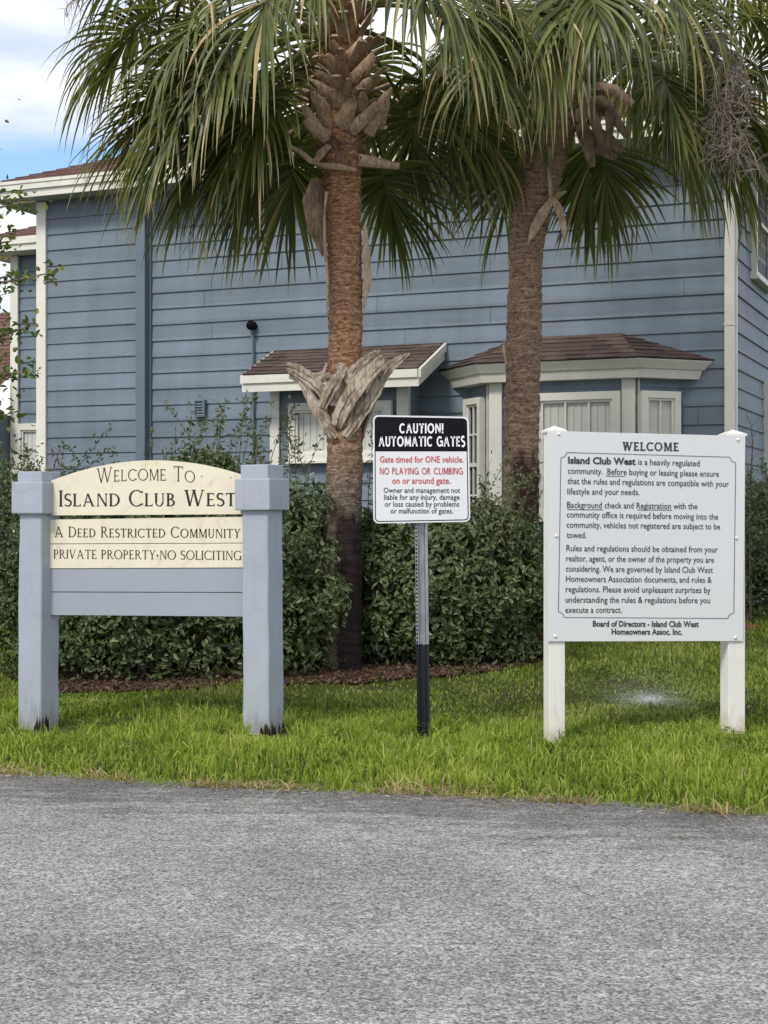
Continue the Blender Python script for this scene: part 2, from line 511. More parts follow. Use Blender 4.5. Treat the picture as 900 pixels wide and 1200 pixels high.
def palm_bark(name, stain_x, stain_top, stain_col, upper_from, cols_low, cols_up):
    m = NM(name, 0.92, 0.15)
    co = m.coord('Object')
    xyz = m.sep(co)
    ring = m.noise(m.coord('Object', (2.0, 2.0, 16.0)), 3.0, 5, 0.7)
    fib = m.noise(m.coord('Object', (8, 8, 16)), 3.2, 6, 0.8)
    f = m.math('ADD', m.math('MULTIPLY', ring, 0.3), m.math('MULTIPLY', fib, 0.7))
    lo = m.ramp(f, [(0.38, cols_low[0]), (0.5, cols_low[1]), (0.63, cols_low[2])])
    up = m.ramp(f, [(0.38, cols_up[0]), (0.5, cols_up[1]), (0.63, cols_up[2])])
    zz = m.math('ADD', xyz[2], m.math('MULTIPLY', ring, 0.5))
    col = m.mix(m.ramp(m.math('DIVIDE', m.math('SUBTRACT', zz, upper_from), 0.8), [(0.0, (0, 0, 0)), (1.0, (1, 1, 1))]), lo, up)
    # weeping stain with its own outline, low on one side
    n2 = m.noise(m.coord('Object', (3, 3, 1.2)), 2.4, 5, 0.65)
    e1 = m.math('SUBTRACT', xyz[0], stain_x)
    e2 = m.math('MULTIPLY', m.math('SUBTRACT', stain_top, xyz[2]), 0.25)
    e = m.math('ADD', m.math('MINIMUM', e1, e2), m.math('MULTIPLY', m.math('SUBTRACT', n2, 0.5), 0.20))
    st = m.ramp(m.math('ADD', m.math('MULTIPLY', e, 14.0), 0.5), [(0.2, (0, 0, 0)), (0.8, (1, 1, 1))])
    stc = m.mix(m.ramp(fib, [(0.4, (0, 0, 0)), (0.75, (0.7,) * 3)]), stain_col, sc3(stain_col, 3.4))
    m.color(m.mix(st, col, stc))
    m.bump(m.math('ADD', m.math('MULTIPLY', ring, 0.5), m.math('MULTIPLY', fib, 0.9)), 0.8, 0.035)
    return m.m
M['bark_near'] = palm_bark('palm_trunk_bark', -0.055, 1.30, (0.028, 0.019, 0.019), 1.75,
    [(0.045, 0.036, 0.028), (0.19, 0.153, 0.118), (0.42, 0.35, 0.27)], [(0.085, 0.036, 0.020), (0.42, 0.220, 0.122), (0.80, 0.53, 0.32)])
M['bark_far'] = palm_bark('leaning_palm_trunk_bark', -0.07, 1.75, (0.045, 0.025, 0.022), 1.4,
    [(0.06, 0.043, 0.034), (0.24, 0.178, 0.138), (0.45, 0.35, 0.27)], [(0.075, 0.047, 0.034), (0.31, 0.208, 0.150), (0.58, 0.43, 0.32)])

def boot_mat(name, cols):
    m = NM(name, 0.85, 0.2)
    f = m.math('ADD', m.math('MULTIPLY', m.noise(m.coord('Object', (1, 1, 0.22)), 45, 5, 0.75), 0.7), m.math('MULTIPLY', m.noise(m.coord('Object'), 5, 3), 0.4))
    m.color(m.ramp(f, [(0.32, cols[0]), (0.5, cols[1]), (0.66, cols[2])]))
    m.bump(m.noise(m.coord('Object', (1, 1, 0.25)), 60, 4, 0.7), 0.8, 0.01)
    return m.m
M['boot_grey'] = boot_mat('weathered_leaf_bases', [(0.055, 0.040, 0.030), (0.27, 0.215, 0.160), (0.58, 0.50, 0.40)])
M['boot_brown'] = boot_mat('brown_leaf_bases', [(0.12, 0.075, 0.055), (0.36, 0.25, 0.175), (0.62, 0.47, 0.34)])
M['boot_dark'] = boot_mat('shaded_brown_leaf_bases', [(0.07, 0.045, 0.033), (0.21, 0.15, 0.11), (0.36, 0.27, 0.20)])  # darkened copy of the brown: shade under the crown put into the colour
M['petiole'] = paint('palm_leaf_stalk', (0.12, 0.13, 0.05), 0.5, 0.2, 6, 0.2)
M['fibre'] = boot_mat('brown_palm_fibre', [(0.05, 0.026, 0.020), (0.17, 0.092, 0.068), (0.34, 0.22, 0.16)])

# ------------------------------------------------------------------ ground
EDGE_A, EDGE_B = 7.92, -0.287                           # road edge line y = A + B x
def edge_y(x):
    return EDGE_A + EDGE_B * x + 0.05 * math.sin(x * 2.1 + 0.6) + 0.02 * math.sin(x * 7.0)
def sstep(a, b, x):
    t = min(1, max(0, (x - a) / (b - a)))
    return t * t * (3 - 2 * t)
def height(x, y):
    s = y - edge_y(x)
    h = -0.012 + 0.076 * sstep(0, 0.7, s)
    h += 0.045 * max(0, min(y, 18) - 9.9) * sstep(9.6, 10.6, y)
    h += 0.018 * noise.noise((x * 0.9, y * 0.9, 0)) * sstep(0.1, 1, s)
    h += 0.028 * sstep(-2.2, -0.6, x) * sstep(0.3, 1.2, s) - 0.012 * sstep(0.3, 1.2, s)
    return h

xs = list(np.concatenate((-np.geomspace(400, 7, 24), np.linspace(-6.5, 7.5, 113), np.geomspace(8, 400, 24))))
ss = list(np.concatenate((np.linspace(0, 2.0, 21), np.linspace(2.15, 11, 60), np.geomspace(11.5, 500, 26))))
mb = MB()
g = [[(x, edge_y(max(-7, min(7.5, x))) + (0 if -7 <= x <= 7.5 else EDGE_B * (x - max(-7, min(7.5, x)))) + s) for x in xs] for s in ss]
pts = [(x, y, height(x, y) if -9 < x < 10 else height(max(-9, min(10, x)), 18) * sstep(0, 3, s)) for s, row in zip(ss, g) for x, y in row]
nx = len(xs)
mb.idx(pts, [(j * nx + i, j * nx + i + 1, (j + 1) * nx + i + 1, (j + 1) * nx + i) for j in range(len(ss) - 1) for i in range(nx - 1)])
tag(mb.build('lawn', M['soil'], smooth=True), kind='structure')

mb = MB()
rows = [-500, -120, -30, -8, 0, 3, 5, 7]
pts = [(x, (r - EDGE_B * 0 if r < 7 else EDGE_A + EDGE_B * x + 0.22), 0) for r in rows for x in xs]
mb.idx(pts, [(j * nx + i, j * nx + i + 1, (j + 1) * nx + i + 1, (j + 1) * nx + i) for j in range(len(rows) - 1) for i in range(nx - 1)])
# far columns: keep the sheet in order where the slanting edge passes the last row
road = mb.build('road', M['asphalt'])
for v in road.data.vertices:
    if v.co.y > EDGE_A + EDGE_B * v.co.x + 0.25:
        v.co.y = EDGE_A + EDGE_B * v.co.x + 0.22
tag(road, kind='structure')

# ------------------------------------------------------------------ house
th = math.atan2(-3.48, 8.28)
L0 = Vector((-4.51, 19.95, 0))
D_ = Vector((math.cos(th), math.sin(th), 0))
I_ = Vector((-math.sin(th), math.cos(th), 0))
def hw(x, y, off=0.0):
    """photo pixel -> (lx, lz) on the house plane local y = -off"""
    a = (x - CX) / F
    Y = (L0.dot(I_) - off) / (a * I_.x + I_.y)
    p = Vector((a * Y, Y, 0)) - L0
    return p.dot(D_), CAMZ - (y - HY) / F * Y
def hs(x, y, lx):
    """photo pixel -> (ly, lz) on the plane local x = lx"""
    a = (x - CX) / F
    Y = (L0.dot(D_) + lx) / (a * D_.x + D_.y)
    p = Vector((a * Y, Y, 0)) - L0
    return p.dot(I_), CAMZ - (y - HY) / F * Y

house = thing('house', 'two-storey blue-grey clapboard house with white trim, bay windows and brown shingled roof', 'house', L0, th)
WX = hw(859.5, 500)[0]                 # right corner
XL = hw(47.5, 400, .1)[0]              # left edge of the front wall
SOF = 5.54
EXP = 0.203
z_ref = hw(177, 419)[1]
GZ = 0.05
st0 = (z_ref - GZ) % EXP             # so that a course edge falls where the photo has one
st = EXP - st0
XJ = hw(170, 430, 0.1)[0]            # vertical joint in the front wall
mb = MB()
mb.lapped((XJ, 0, GZ), (WX, 0, GZ), (WX, 0, SOF + .05), (XJ, 0, SOF + .05), EXP, 0.019, 1, 0.002, st)
mb.lapped((XL, -0.1, GZ), (XJ, -0.1, GZ), (XJ, -0.1, SOF + .05), (XL, -0.1, SOF + .05), EXP, 0.019, 0, 0.002, st - 0.02)
mb.box((XL, -0.095, GZ), (XJ - 0.002, 0.12, SOF + 0.04))
mb.box((XJ, 0.002, GZ), (WX, 0.12, SOF + 0.04))
fw = mb.build('front_wall', M['siding'], house)
mb = MB()
SD = 7.0
mb.lapped((WX, 0, GZ), (WX, SD, GZ), (WX, SD, SOF + .05), (WX, 0, SOF + .05), EXP, 0.019, 1, 0.002, st)
mb.lapped((XL, SD, GZ), (XL, -.08, GZ), (XL, -.08, SOF + .05), (XL, SD, SOF + .05), EXP, 0.019, 0, 0.002, st)
mb.lapped((WX, SD, GZ), (0, SD, GZ), (0, SD, SOF + .05), (WX, SD, SOF + .05), EXP, 0.019, 0, 0.002, st)
mb.box((XL + 0.002, 0.13, GZ), (XL + 0.1, SD - .002, SOF + 0.04)); mb.box((WX - 0.1, 0.13, GZ), (WX - 0.002, SD - .002, SOF + 0.04)); mb.box((0.11, SD - 0.12, GZ), (WX - .11, SD - .004, SOF + 0.04))
mb.build('side_wall', M['siding'], house)
# corner boards
mb = MB()
mb.box((XL - 0.035, -0.145, GZ), (hw(53.5, 400, .14)[0], -0.10, SOF)); mb.box((XL - 0.033, -0.099, GZ), (XL - 0.019, 0.08, SOF))
mb.build('corner_board', M['white_trim'], house)
mb = MB()
mb.bbox((WX - 0.085, -0.075, GZ), (WX + 0.02, -0.004, SOF), 0.008)
mb.box((WX + 0.001, -0.002, GZ), (WX + 0.034, 0.07, SOF))
zj = hw(856, 382)[1]
mb.box((WX - 0.092, -0.081, zj), (WX + 0.026, -0.004, zj + 0.02))
mb.build('corner_board', M['white_trim'], house)
mb = MB()
xb0 = hw(160, 400, .12)[0]
mb.box((xb0, -0.142, GZ), (XJ + 0.02, -0.10, SOF)); mb.box((XJ + 0.002, -0.099, GZ), (XJ + 0.022, -0.004, SOF))
mb.box((XJ + 0.023, -0.045, GZ), (XJ + 0.05, -0.004, SOF))
mb.build('joint_board', M['blue_trim'], house)

# main roof: hip on a rectangle
OV = 0.45
PIT = 0.42
FASC = 0.215
def hip_roof(parent, name, x0, x1, y0, y1, z, pitch, mat, exposure=0.135):
    h = (y1 - y0) / 2 if (y1 - y0) < (x1 - x0) else (x1 - x0) / 2
    zr = z + pitch * h
    mb = MB()
    if (y1 - y0) < (x1 - x0):
        A, B = (x0 + h, y0 + h, zr), (x1 - h, y0 + h, zr)
    else:
        A, B = (x0 + h, y0 + h, zr), (x0 + h, y1 - h, zr)
    c = [(x0, y0, z), (x1, y0, z), (x1, y1, z), (x0, y1, z)]
    if (y1 - y0) < (x1 - x0):
        mb.lapped(c[0], c[1], B, A, exposure, 0.012, 0, 0.004, 0, .3); mb.lapped(c[1], c[2], B, B, exposure, 0.012, 0, .004, 0, .3)
        mb.lapped(c[2], c[3], A, B, exposure, 0.014); mb.lapped(c[3], c[0], A, A, exposure, 0.012, 0, .004, 0, .3)
    else:
        mb.lapped(c[0], c[1], A, A, exposure, 0.012, 0, .004, 0, .3); mb.lapped(c[1], c[2], B, A, exposure, 0.014)
        mb.lapped(c[2], c[3], B, B, exposure, 0.014); mb.lapped(c[3], c[0], A, B, exposure, 0.012, 0, .004, 0, .3)
    return mb.build(name, mat, parent)
ZE = SOF + FASC
rf = hip_roof(house, 'roof', -OV - .03, WX + OV + .03, -OV - .03, SD + OV, ZE, PIT, M['shingle_red'])
def eave_ring(parent, x0, x1, y0, y1, z, fh, wall, sides='fblr'):
    fa, so = MB(), MB()
    def strip(a, b, n):
        a, b, n = Vector(a), Vector(b), Vector(n)
        t = (b - a).normalized()
        Mx = Matrix((( t.x, n.x, 0, a.x), (t.y, n.y, 0, a.y), (0, 0, 1, z), (0, 0, 0, 1)))
        ln = (b - a).length
        fa.box((-0.028, 0, 0), (ln + 0.0, 0.024, fh), Mx)
        fa.box((-0.05, 0.025, fh * 0.45), (ln + 0.022, 0.055, fh - 0.002), Mx)       # gutter board on top of the fascia
        fa.box((-0.062, 0.056, fh * 0.80), (ln + 0.034, 0.068, fh - 0.004), Mx)
    strip((x0, y0, 0), (x1, y0, 0), (0, -1, 0)); strip((x1, y0, 0), (x1, y1, 0), (1, 0, 0))
    strip((x1, y1, 0), (x0, y1, 0), (0, 1, 0)); strip((x0, y1, 0), (x0, y0, 0), (-1, 0, 0))
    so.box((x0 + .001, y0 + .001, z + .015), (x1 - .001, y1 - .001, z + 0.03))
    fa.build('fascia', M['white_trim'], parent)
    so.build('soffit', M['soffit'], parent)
eave_ring(house, -OV, WX + OV, -OV, SD + OV - .03, SOF, FASC, None)

# rear wing, set back on the left
cxw = (-2.77)
mb = MB()
mb.lapped((cxw, 3.2, GZ), (-0.02, 3.2, GZ), (-0.02, 3.2, SOF), (cxw, 3.2, SOF), EXP, 0.019, 0, .002, st)
mb.lapped((cxw, 10, GZ), (cxw, 3.2, GZ), (cxw, 3.2, SOF), (cxw, 10, SOF), EXP, 0.019, 0, .002, st)
mb.box((cxw + .002, 3.205, GZ), (-0.02, 9.9, SOF - .01))
wing = mb.build('rear_wing', M['siding'], house)
mb = MB()
mb.box((cxw - .02, 3.13, GZ), (cxw + 0.10, 3.178, SOF - .002)); mb.box((cxw - .04, 3.131, GZ), (cxw - 0.021, 3.3, SOF - .002))
mb.build('corner_board', M['white_trim'], wing)
hip_roof(wing, 'wing_roof', cxw - .48, -0.02, 2.72, 9.9, ZE, 0.42, M['shingle_red'])
mb = MB()
mb.box((cxw - .45, 2.72, SOF), (-0.02, 2.75, ZE - .004)); mb.box((cxw - .46, 2.69, SOF + .1), (-0.02, 2.718, ZE - .006)); mb.box((cxw - .45, 2.752, SOF), (cxw - .42, 9.8, ZE - .004))
mb.box((cxw - .418, 2.753, SOF + .01), (-0.02, 3.19, SOF + .025)); mb.box((cxw - .418, 3.192, SOF + .01), (cxw - .003, 9.8, SOF + .025))
mb.build('wing_fascia', M['white_trim'], wing)
# one-storey part with a steep roof beyond the wing
lz = 3.05
mb = MB()
mb.lapped((-9.0, 2.9, GZ), (cxw - .06, 2.9, GZ), (cxw - .06, 2.9, lz), (-9.0, 2.9, lz), EXP, 0.019, 0, .002, st)
mb.box((-9.0, 2.905, GZ), (cxw - .062, 9, lz - .01))
low = mb.build('low_wing', M['siding'], house)
mb = MB()
mb.lapped((-9.0, 2.5, lz + .18), (cxw - .05, 2.5, lz + .18), (cxw - .05, 5.2, 5.0), (-9.0, 5.2, 5.0), 0.135, 0.012, 0, .004, 0, .3)
mb.build('low_roof', M['shingle_red'], low)
mb = MB()
mb.prism([(2.42, lz + .16), (2.42, lz + .06), (2.52, lz), (2.9, lz - .04), (2.9, lz + .02), (2.54, lz + .17)], 0, 1)
g_ = MB()
for (a, b) in ((-9.0, cxw + 0.02),):
    g_.idx([(a, v[0], v[2]) for v in mb.v[:6]] + [(b, v[0], v[2]) for v in mb.v[:6]], [(0,1,2,3,4,5), (11,10,9,8,7,6)] + [((i + 1) % 6, i, i + 6, (i + 1) % 6 + 6) for i in range(6)])
g_.build('low_gutter', M['white_trim'], low)

# windows
def window(parent, x0, x1, z0, z1, ncol, nrow, Mx, blind='vertical', fr=0.085, sash=None):
    """a trimmed window proud of the wall; local x along, y outwards is -, z up.  Mx places it."""
    fm = MB()
    d = 0.075
    fm.box((x0, -d, z0), (x0 + fr, 0, z1), Mx); fm.box((x1 - fr, -d, z0), (x1, 0, z1), Mx)
    fm.box((x0 + fr, -d, z1 - fr), (x1 - fr, 0, z1), Mx); fm.box((x0 + fr, -d, z0), (x1 - fr, 0, z0 + fr), Mx)
    fm.box((x0 - .03, -d - .03, z0 - .03), (x1 + .03, 0, z0 - .001), Mx)               # sill
    a0, a1, b0, b1 = x0 + fr, x1 - fr, z0 + fr, z1 - fr
    s_ = 0.028
    fm.box((a0 + .001, -0.052, b0 + .001), (a0 + s_, -0.022, b1 - .001), Mx); fm.box((a1 - s_, -0.052, b0 + .001), (a1 - .001, -0.022, b1 - .001), Mx)
    fm.box((a0 + s_, -0.052, b1 - s_), (a1 - s_, -0.022, b1 - .001), Mx); fm.box((a0 + s_, -0.052, b0 + .001), (a1 - s_, -0.022, b0 + s_), Mx)
    if sash:
        zz = b0 + (b1 - b0) * sash
        fm.box((a0 + s_, -0.058, zz - .022), (a1 - s_, -0.018, zz + .022), Mx)
    for k in range(1, ncol):
        xx = a0 + (a1 - a0) * k / ncol
        fm.box((xx - .010, -0.050, b0 + s_), (xx + .010, -0.026, b1 - s_), Mx)
    for k in range(1, nrow):
        zz = b0 + (b1 - b0) * k / nrow
        fm.box((a0 + s_, -0.048, zz - .010), (a1 - s_, -0.028, zz + .010), Mx)
    f = fm.build('window_frame', M['white_trim'], parent)
    pm = MB()
    pm.face([Mx @ Vector(p) for p in ((a0 + .003, -.038, b0 + .003), (a1 - .003, -.038, b0 + .003), (a1 - .003, -.038, b1 - .003), (a0 + .003, -.038, b1 - .003))])
    pm.build('window_pane', M['glass'], parent)
    bm_ = MB()
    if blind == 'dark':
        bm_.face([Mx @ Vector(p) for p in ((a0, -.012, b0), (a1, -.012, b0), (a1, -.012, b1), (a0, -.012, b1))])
        bm_.build('dark_window_sheet', M['dark_room'], parent)  # flat sheet behind the pane, the unlit room's dark put into its colour
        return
    n = max(2, int((a1 - a0) / 0.085))
    for k in range(n):
        u0, u1 = a0 + (a1 - a0) * k / n, a0 + (a1 - a0) * (k + 1) / n
        sw = random.uniform(-.002, .002)
        bm_.face([Mx @ Vector(p) for p in ((u0, -.0105 + sw, b0), (u1 - .002, -.0175 + sw, b0), (u1 - .002, -.0175, b1 - .012), (u0, -.0105, b1 - .012))])
    bm_.face([Mx @ Vector(p) for p in ((a0, -.006, b0), (a1, -.006, b0), (a1, -.006, b1), (a0, -.006, b1))])
    bm_.build('window_blind', M['blind'], parent)
I4 = Matrix.Identity(4)

# rear wing window
def hy(x, y, ly):
    return hw(x, y, -ly)
wx0, wz1 = hy(22, 497, 3.2)
window(wing, wx0, wx0 + 0.72, wz1 - 1.4, wz1, 1, 4, Matrix.Translation((0, 3.185, 0)), 'plain', 0.1)

# upper and lower windows in the right wall
def side_M(ly):                       # local x along the wall (into depth), outward = +X of the house
    return Matrix(((0, -1, 0, WX + 0.004), (1, 0, 0, ly), (0, 0, 1, 0), (0, 0, 0, 1)))
ly, zb = hs(879, 324, WX)
window(house, 0, 1.2, zb, zb + 1.35, 1, 1, side_M(ly), 'dark', 0.06, 0.5)
ly, zt = hs(894, 446, WX)
window(house, 0, 1.5, zt - 1.75, zt, 1, 1, side_M(ly), 'dark', 0.10, 0.5)

# box bay on the left with its shed roof
b1x0, b1x1 = hw(321, 470, .41)[0], hw(477, 470, .41)[0]
B1 = 0.41
zt1 = hw(470, 447, .41)[1]
mb = MB()
mb.lapped((b1x0, -B1, GZ), (b1x1, -B1, GZ), (b1x1, -B1, zt1), (b1x0, -B1, zt1), EXP, 0.017, 0, .001, st)
mb.lapped((b1x1, -B1, GZ), (b1x1, -0.02, GZ), (b1x1, -0.02, zt1), (b1x1, -B1, zt1), EXP, 0.015, 0, .001, st)
mb.lapped((b1x0, -.02, GZ), (b1x0, -B1, GZ), (b1x0, -B1, zt1), (b1x0, -.02, zt1), EXP, 0.015, 0, .001, st)
mb.box((b1x0 + .002, -B1 + .004, GZ), (b1x1 - .002, -0.022, zt1))
bay = mb.build('box_bay', M['siding'], house)
mb = MB()
cw = 0.09
mb.box((b1x0 - .03, -B1 - .05, GZ), (b1x0 + cw, -B1 - .018, zt1 - .001)); mb.box((b1x0 - .03, -B1 - .017, GZ), (b1x0 - .016, -B1 + .03, zt1 - .001))
mb.build('corner_post', M['white_trim'], bay)
mb = MB()
mb.box((b1x1 - cw - .02, -B1 - .05, GZ), (b1x1 + .03, -B1 - .018, zt1 - .001)); mb.box((b1x1 + .016, -B1 - .017, GZ), (b1x1 + .03, -B1 + .03, zt1 - .001))
mb.build('corner_post', M['white_trim'], bay)
E1 = 0.85
rx0, rz1 = hw(324, 411)
rx1, rz1b = hw(518, 402)
rz1 = (rz1 + rz1b) / 2
re0, ze0 = hw(287, 440, E1)
re1, ze1 = hw(489, 431, E1)
ze = (ze0 + ze1) / 2
rx0, rx1 = (rx0 + re0) / 2, (rx1 + re1) / 2
mb = MB()
mb.lapped((rx0 - .02, -E1 - .02, ze), (rx1 + .02, -E1 - .02, ze), (rx1 + .02, -.02, rz1), (rx0 - .02, -.02, rz1), 0.125, 0.012, 0, .006, 0, .24)
mb.idx([(rx0 - .02, -E1 - .02, ze - .004), (rx1 + .02, -E1 - .02, ze - .004), (rx1 + .02, -.02, rz1 - .004), (rx0 - .02, -.02, rz1 - .004)], [(0, 1, 2, 3)])
mb.build('bay_roof', M['shingle'], bay)
mb = MB()
fh = 0.20
mb.box((rx0, -E1, ze - fh), (rx1, -E1 + .03, ze - .006)); mb.box((rx0 - .02, -E1 - .025, ze - fh * .5), (rx1 + .02, -E1 - .001, ze - .008))
sl = (rz1 - ze) / E1
for xx, o in ((rx0, -1), (rx1, 1)):
    for (d0, d1, top, bot) in ((0, .03, -.006, -fh), (.031, .055, -.008, -fh * .5)):
        xa, xb = (xx - d1, xx - d0) if o < 0 else (xx + d0, xx + d1)
        p = []
        for q in (xa, xb):
            p += [(q, -E1 - .001, ze + bot), (q, -.025, rz1 + bot), (q, -.025, rz1 + top), (q, -E1 - .001, ze + top)]
        mb.idx(p, [(0,1,2,3), (7,6,5,4), (0,4,5,1), (1,5,6,2), (2,6,7,3), (3,7,4,0)])
mb.build('bay_fascia', M['white_trim'], bay)
mb = MB()
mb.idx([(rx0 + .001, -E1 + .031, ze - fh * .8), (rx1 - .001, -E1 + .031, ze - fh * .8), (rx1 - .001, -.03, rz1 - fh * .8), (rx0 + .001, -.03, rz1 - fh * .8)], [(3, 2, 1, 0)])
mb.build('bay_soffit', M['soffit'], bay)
a0, zt = hw(339, 473, B1 + .06)
a1, _ = hw(459, 473, B1 + .06)
_, zbm = hw(430, 534, B1 + .06)
window(bay, a0, a1, zbm - .05, zt, 1, 1, Matrix.Translation((0, -B1 - .018, 0)), 'vertical', 0.085)
# angled bay on the right with its hipped roof
B2 = 0.40
c0, c1 = hw(576, 500, B2)[0], hw(744, 500, B2)[0]
w0, w1 = c0 - B2, c1 + B2
zt2 = hw(735, 437, B2)[1]
foot = [(w0, -.01), (c0, -B2), (c1, -B2), (w1, -.01)]
mb = MB()
for (p, q) in zip(foot, foot[1:]):
    mb.lapped((*p, GZ), (*q, GZ), (*q, zt2), (*p, zt2), EXP, 0.017, 0, .001, st)
n = len(foot)
mb.idx([(x, y + .01, GZ) for x, y in foot] + [(x, y + .01, zt2 - .002) for x, y in foot], [(0,1,2,3), (7,6,5,4), (0,4,5,1), (1,5,6,2), (2,6,7,3), (3,7,4,0)])
bay2 = mb.build('angled_bay', M['siding'], house)
for cx_, s in ((c0, 1), (c1, -1)):
    mb = MB()
    pw = 0.135
    mb.box((min(cx_ - s * .012, cx_ + s * pw), -B2 - .05, GZ), (max(cx_ - s * .012, cx_ + s * pw), -B2 - .017, zt2 - .001))
    ang = Matrix.Translation((cx_, -B2, 0)) @ Matrix.Rotation(R(45) * (-1 if s > 0 else 1), 4, 'Z')
    mb.box((-0.03 if s > 0 else 0.018, -.049, GZ), (-.018 if s > 0 else 0.03, -.0165, zt2 - .001), ang)
    mb.build('corner_post', M['white_trim'], bay2)
o_ = 0.20
t_ = math.tan(R(22.5))
zf = hw(741, 419, B2 + o_)[1]
zf2 = hw(558, 427, B2 + o_)[1]
zf = (zf + zf2) / 2
FE = 0.205
def off_foot(o):
    return [(w0 - o * 1.414, -.012), (c0 - o * t_, -B2 - o), (c1 + o * t_, -B2 - o), (w1 + o * 1.414, -.012)]
tl = hw(608, 397)
trr = hw(727, 390)
zt_ = (tl[1] + trr[1]) / 2
apex = [(tl[0], -.02, zt_), (trr[0], -.02, zt_)]
ft = off_foot(o_ + .075)
mb = MB()
mb.lapped((*ft[1], zf), (*ft[2], zf), apex[1], apex[0], 0.125, 0.012, 0, .006, 0, .24)
mb.lapped((*ft[2], zf), (*ft[3], zf), apex[1], apex[1], 0.125, 0.012, 0, .006, 0, .24)
mb.lapped((*ft[0], zf), (*ft[1], zf), apex[0], apex[0], 0.125, 0.012, 0, .006, 0, .24)
mb.idx([(*p, zf - .004) for p in ft] + [(q[0], q[1], q[2] - .004) for q in apex], [(1, 2, 5, 4), (2, 3, 5), (0, 1, 4)])
mb.build('bay_roof', M['shingle'], bay2)
mb = MB()
def ring_band(o0, z0, o1, z1):
    p0, p1 = off_foot(o0), off_foot(o1)
    for k in range(3):
        mb.face([(*p0[k], z0), (*p0[k + 1], z0), (*p1[k + 1], z1), (*p1[k], z1)])
prof = [(0.0, -FE - .002), (o_ - .045, -FE), (o_ - .02, -FE + .09), (o_ + .0, -FE + .10), (o_ + .02, -FE + .13), (o_ + .06, -FE + .185), (o_ + .06, -.008), (0.0, -.007)]
for (oa, za), (ob, zb_) in zip(prof, prof[1:]):
    ring_band(oa, zf + za, ob, zf + zb_)
mb.build('bay_fascia', M['white_trim'], bay2)
# front window
a0, zt = hw(600, 462, B2 + .06)
a1, _ = hw(727, 459, B2 + .06)
_, zbm = hw(640, 608, B2 + .06)
zt = hw(727, 458, B2 + .06)[1]
window(bay2, a0, a1, zbm, zt, 4, 3, Matrix.Translation((0, -B2 - .018, 0)), 'vertical', 0.085, 1/3)
for (p, q, s) in ((foot[0], foot[1], 0), (foot[2], foot[3], 1)):
    p, q = Vector((*p, 0)), Vector((*q, 0))
    e = (q - p).normalized()
    Mx = Matrix(((e.x, -e.y, 0, p.x), (e.y, e.x, 0, p.y), (0, 0, 1, 0), (0, 0, 0, 1))) @ Matrix.Translation((0, -.018, 0))
    ln = (q - p).length
    if s:
        window(bay2, 0.035, 0.035 + 0.49, zbm, zt, 2, 3, Mx, 'vertical', 0.075, 1/3)
    else:
        window(bay2, 0.01, 0.44, zbm - .15, zt - .01, 2, 4, Mx, 'dark', 0.07, 0.5)

# wall vent, floodlight and conduit
vx, vz = hw(237, 479)
mb = MB()
mb.box((vx - .075, -.05, vz - .105), (vx + .075, -.02, vz + .105))
for k in range(5):
    zz = vz - .085 + k * .034
    mb.idx([(vx - .055, -.052, zz + .026), (vx + .045, -.052, zz + .026), (vx + .045, -.075, zz), (vx - .055, -.075, zz)], [(0, 1, 2, 3)])
mb.box((vx - .075, -.078, vz - .105), (vx - .057, -.051, vz + .105)); mb.box((vx + .047, -.078, vz - .105), (vx + .075, -.051, vz + .105))
mb.box((vx - .056, -.078, vz + .088), (vx + .046, -.051, vz + .105)); mb.box((vx - .056, -.078, vz - .105), (vx + .046, -.051, vz - .09))
mb.build('wall_vent', M['blue_trim'], house)
px_, pz = hw(299, 384)
mb = MB()
mb.tube([(px_, -.05, 0.2), (px_, -.05, pz - .6), (px_ - .01, -.05, pz - .03)], 0.016, 8)
for zz in (1.9, 2.9):
    mb.box((px_ - .035, -.034, zz), (px_ + .035, -.02, zz + .03))
cd = mb.build('conduit', M['blue_trim'], house)
mb = MB()
mb.tube([(px_ - .012, -.03, pz + .02), (px_ - .012, -.10, pz + .02)], [0.055, 0.06], 16)
mb.tube([(px_ - .012, -.10, pz + .02), (px_ - .012, -.15, pz - .005)], [0.045, 0.03], 16)
mb.build('junction_box', M['header_black'], cd)

# ------------------------------------------------------------------ lettering
def ell(cx, cy, rx, ry, a0, a1, wx, wy, n=14):
    qs = []
    pr = None
    for k in range(n + 1):
        a = R(a0 + (a1 - a0) * k / n)
        o = (cx + rx * math.cos(a), cy + ry * math.sin(a))
        i = (cx + (rx - wx) * math.cos(a), cy + (ry - wy) * math.sin(a))
        if pr:
            qs.append([pr[0], o, i, pr[1]])
        pr = (o, i)
    return qs
def ribbon(pts, ws):
    qs = []
    pr = None
    for k, p in enumerate(pts):
        q0, q1 = pts[max(0, k - 1)], pts[min(len(pts) - 1, k + 1)]
        dx, dy = q1[0] - q0[0], q1[1] - q0[1]
        l = math.hypot(dx, dy) or 1
        nx_, ny_ = -dy / l * ws[k] / 2, dx / l * ws[k] / 2
        c = ((p[0] + nx_, p[1] + ny_), (p[0] - nx_, p[1] - ny_))
        if pr:
            qs.append([pr[0], c[0], c[1], pr[1]])
        pr = c
    return qs
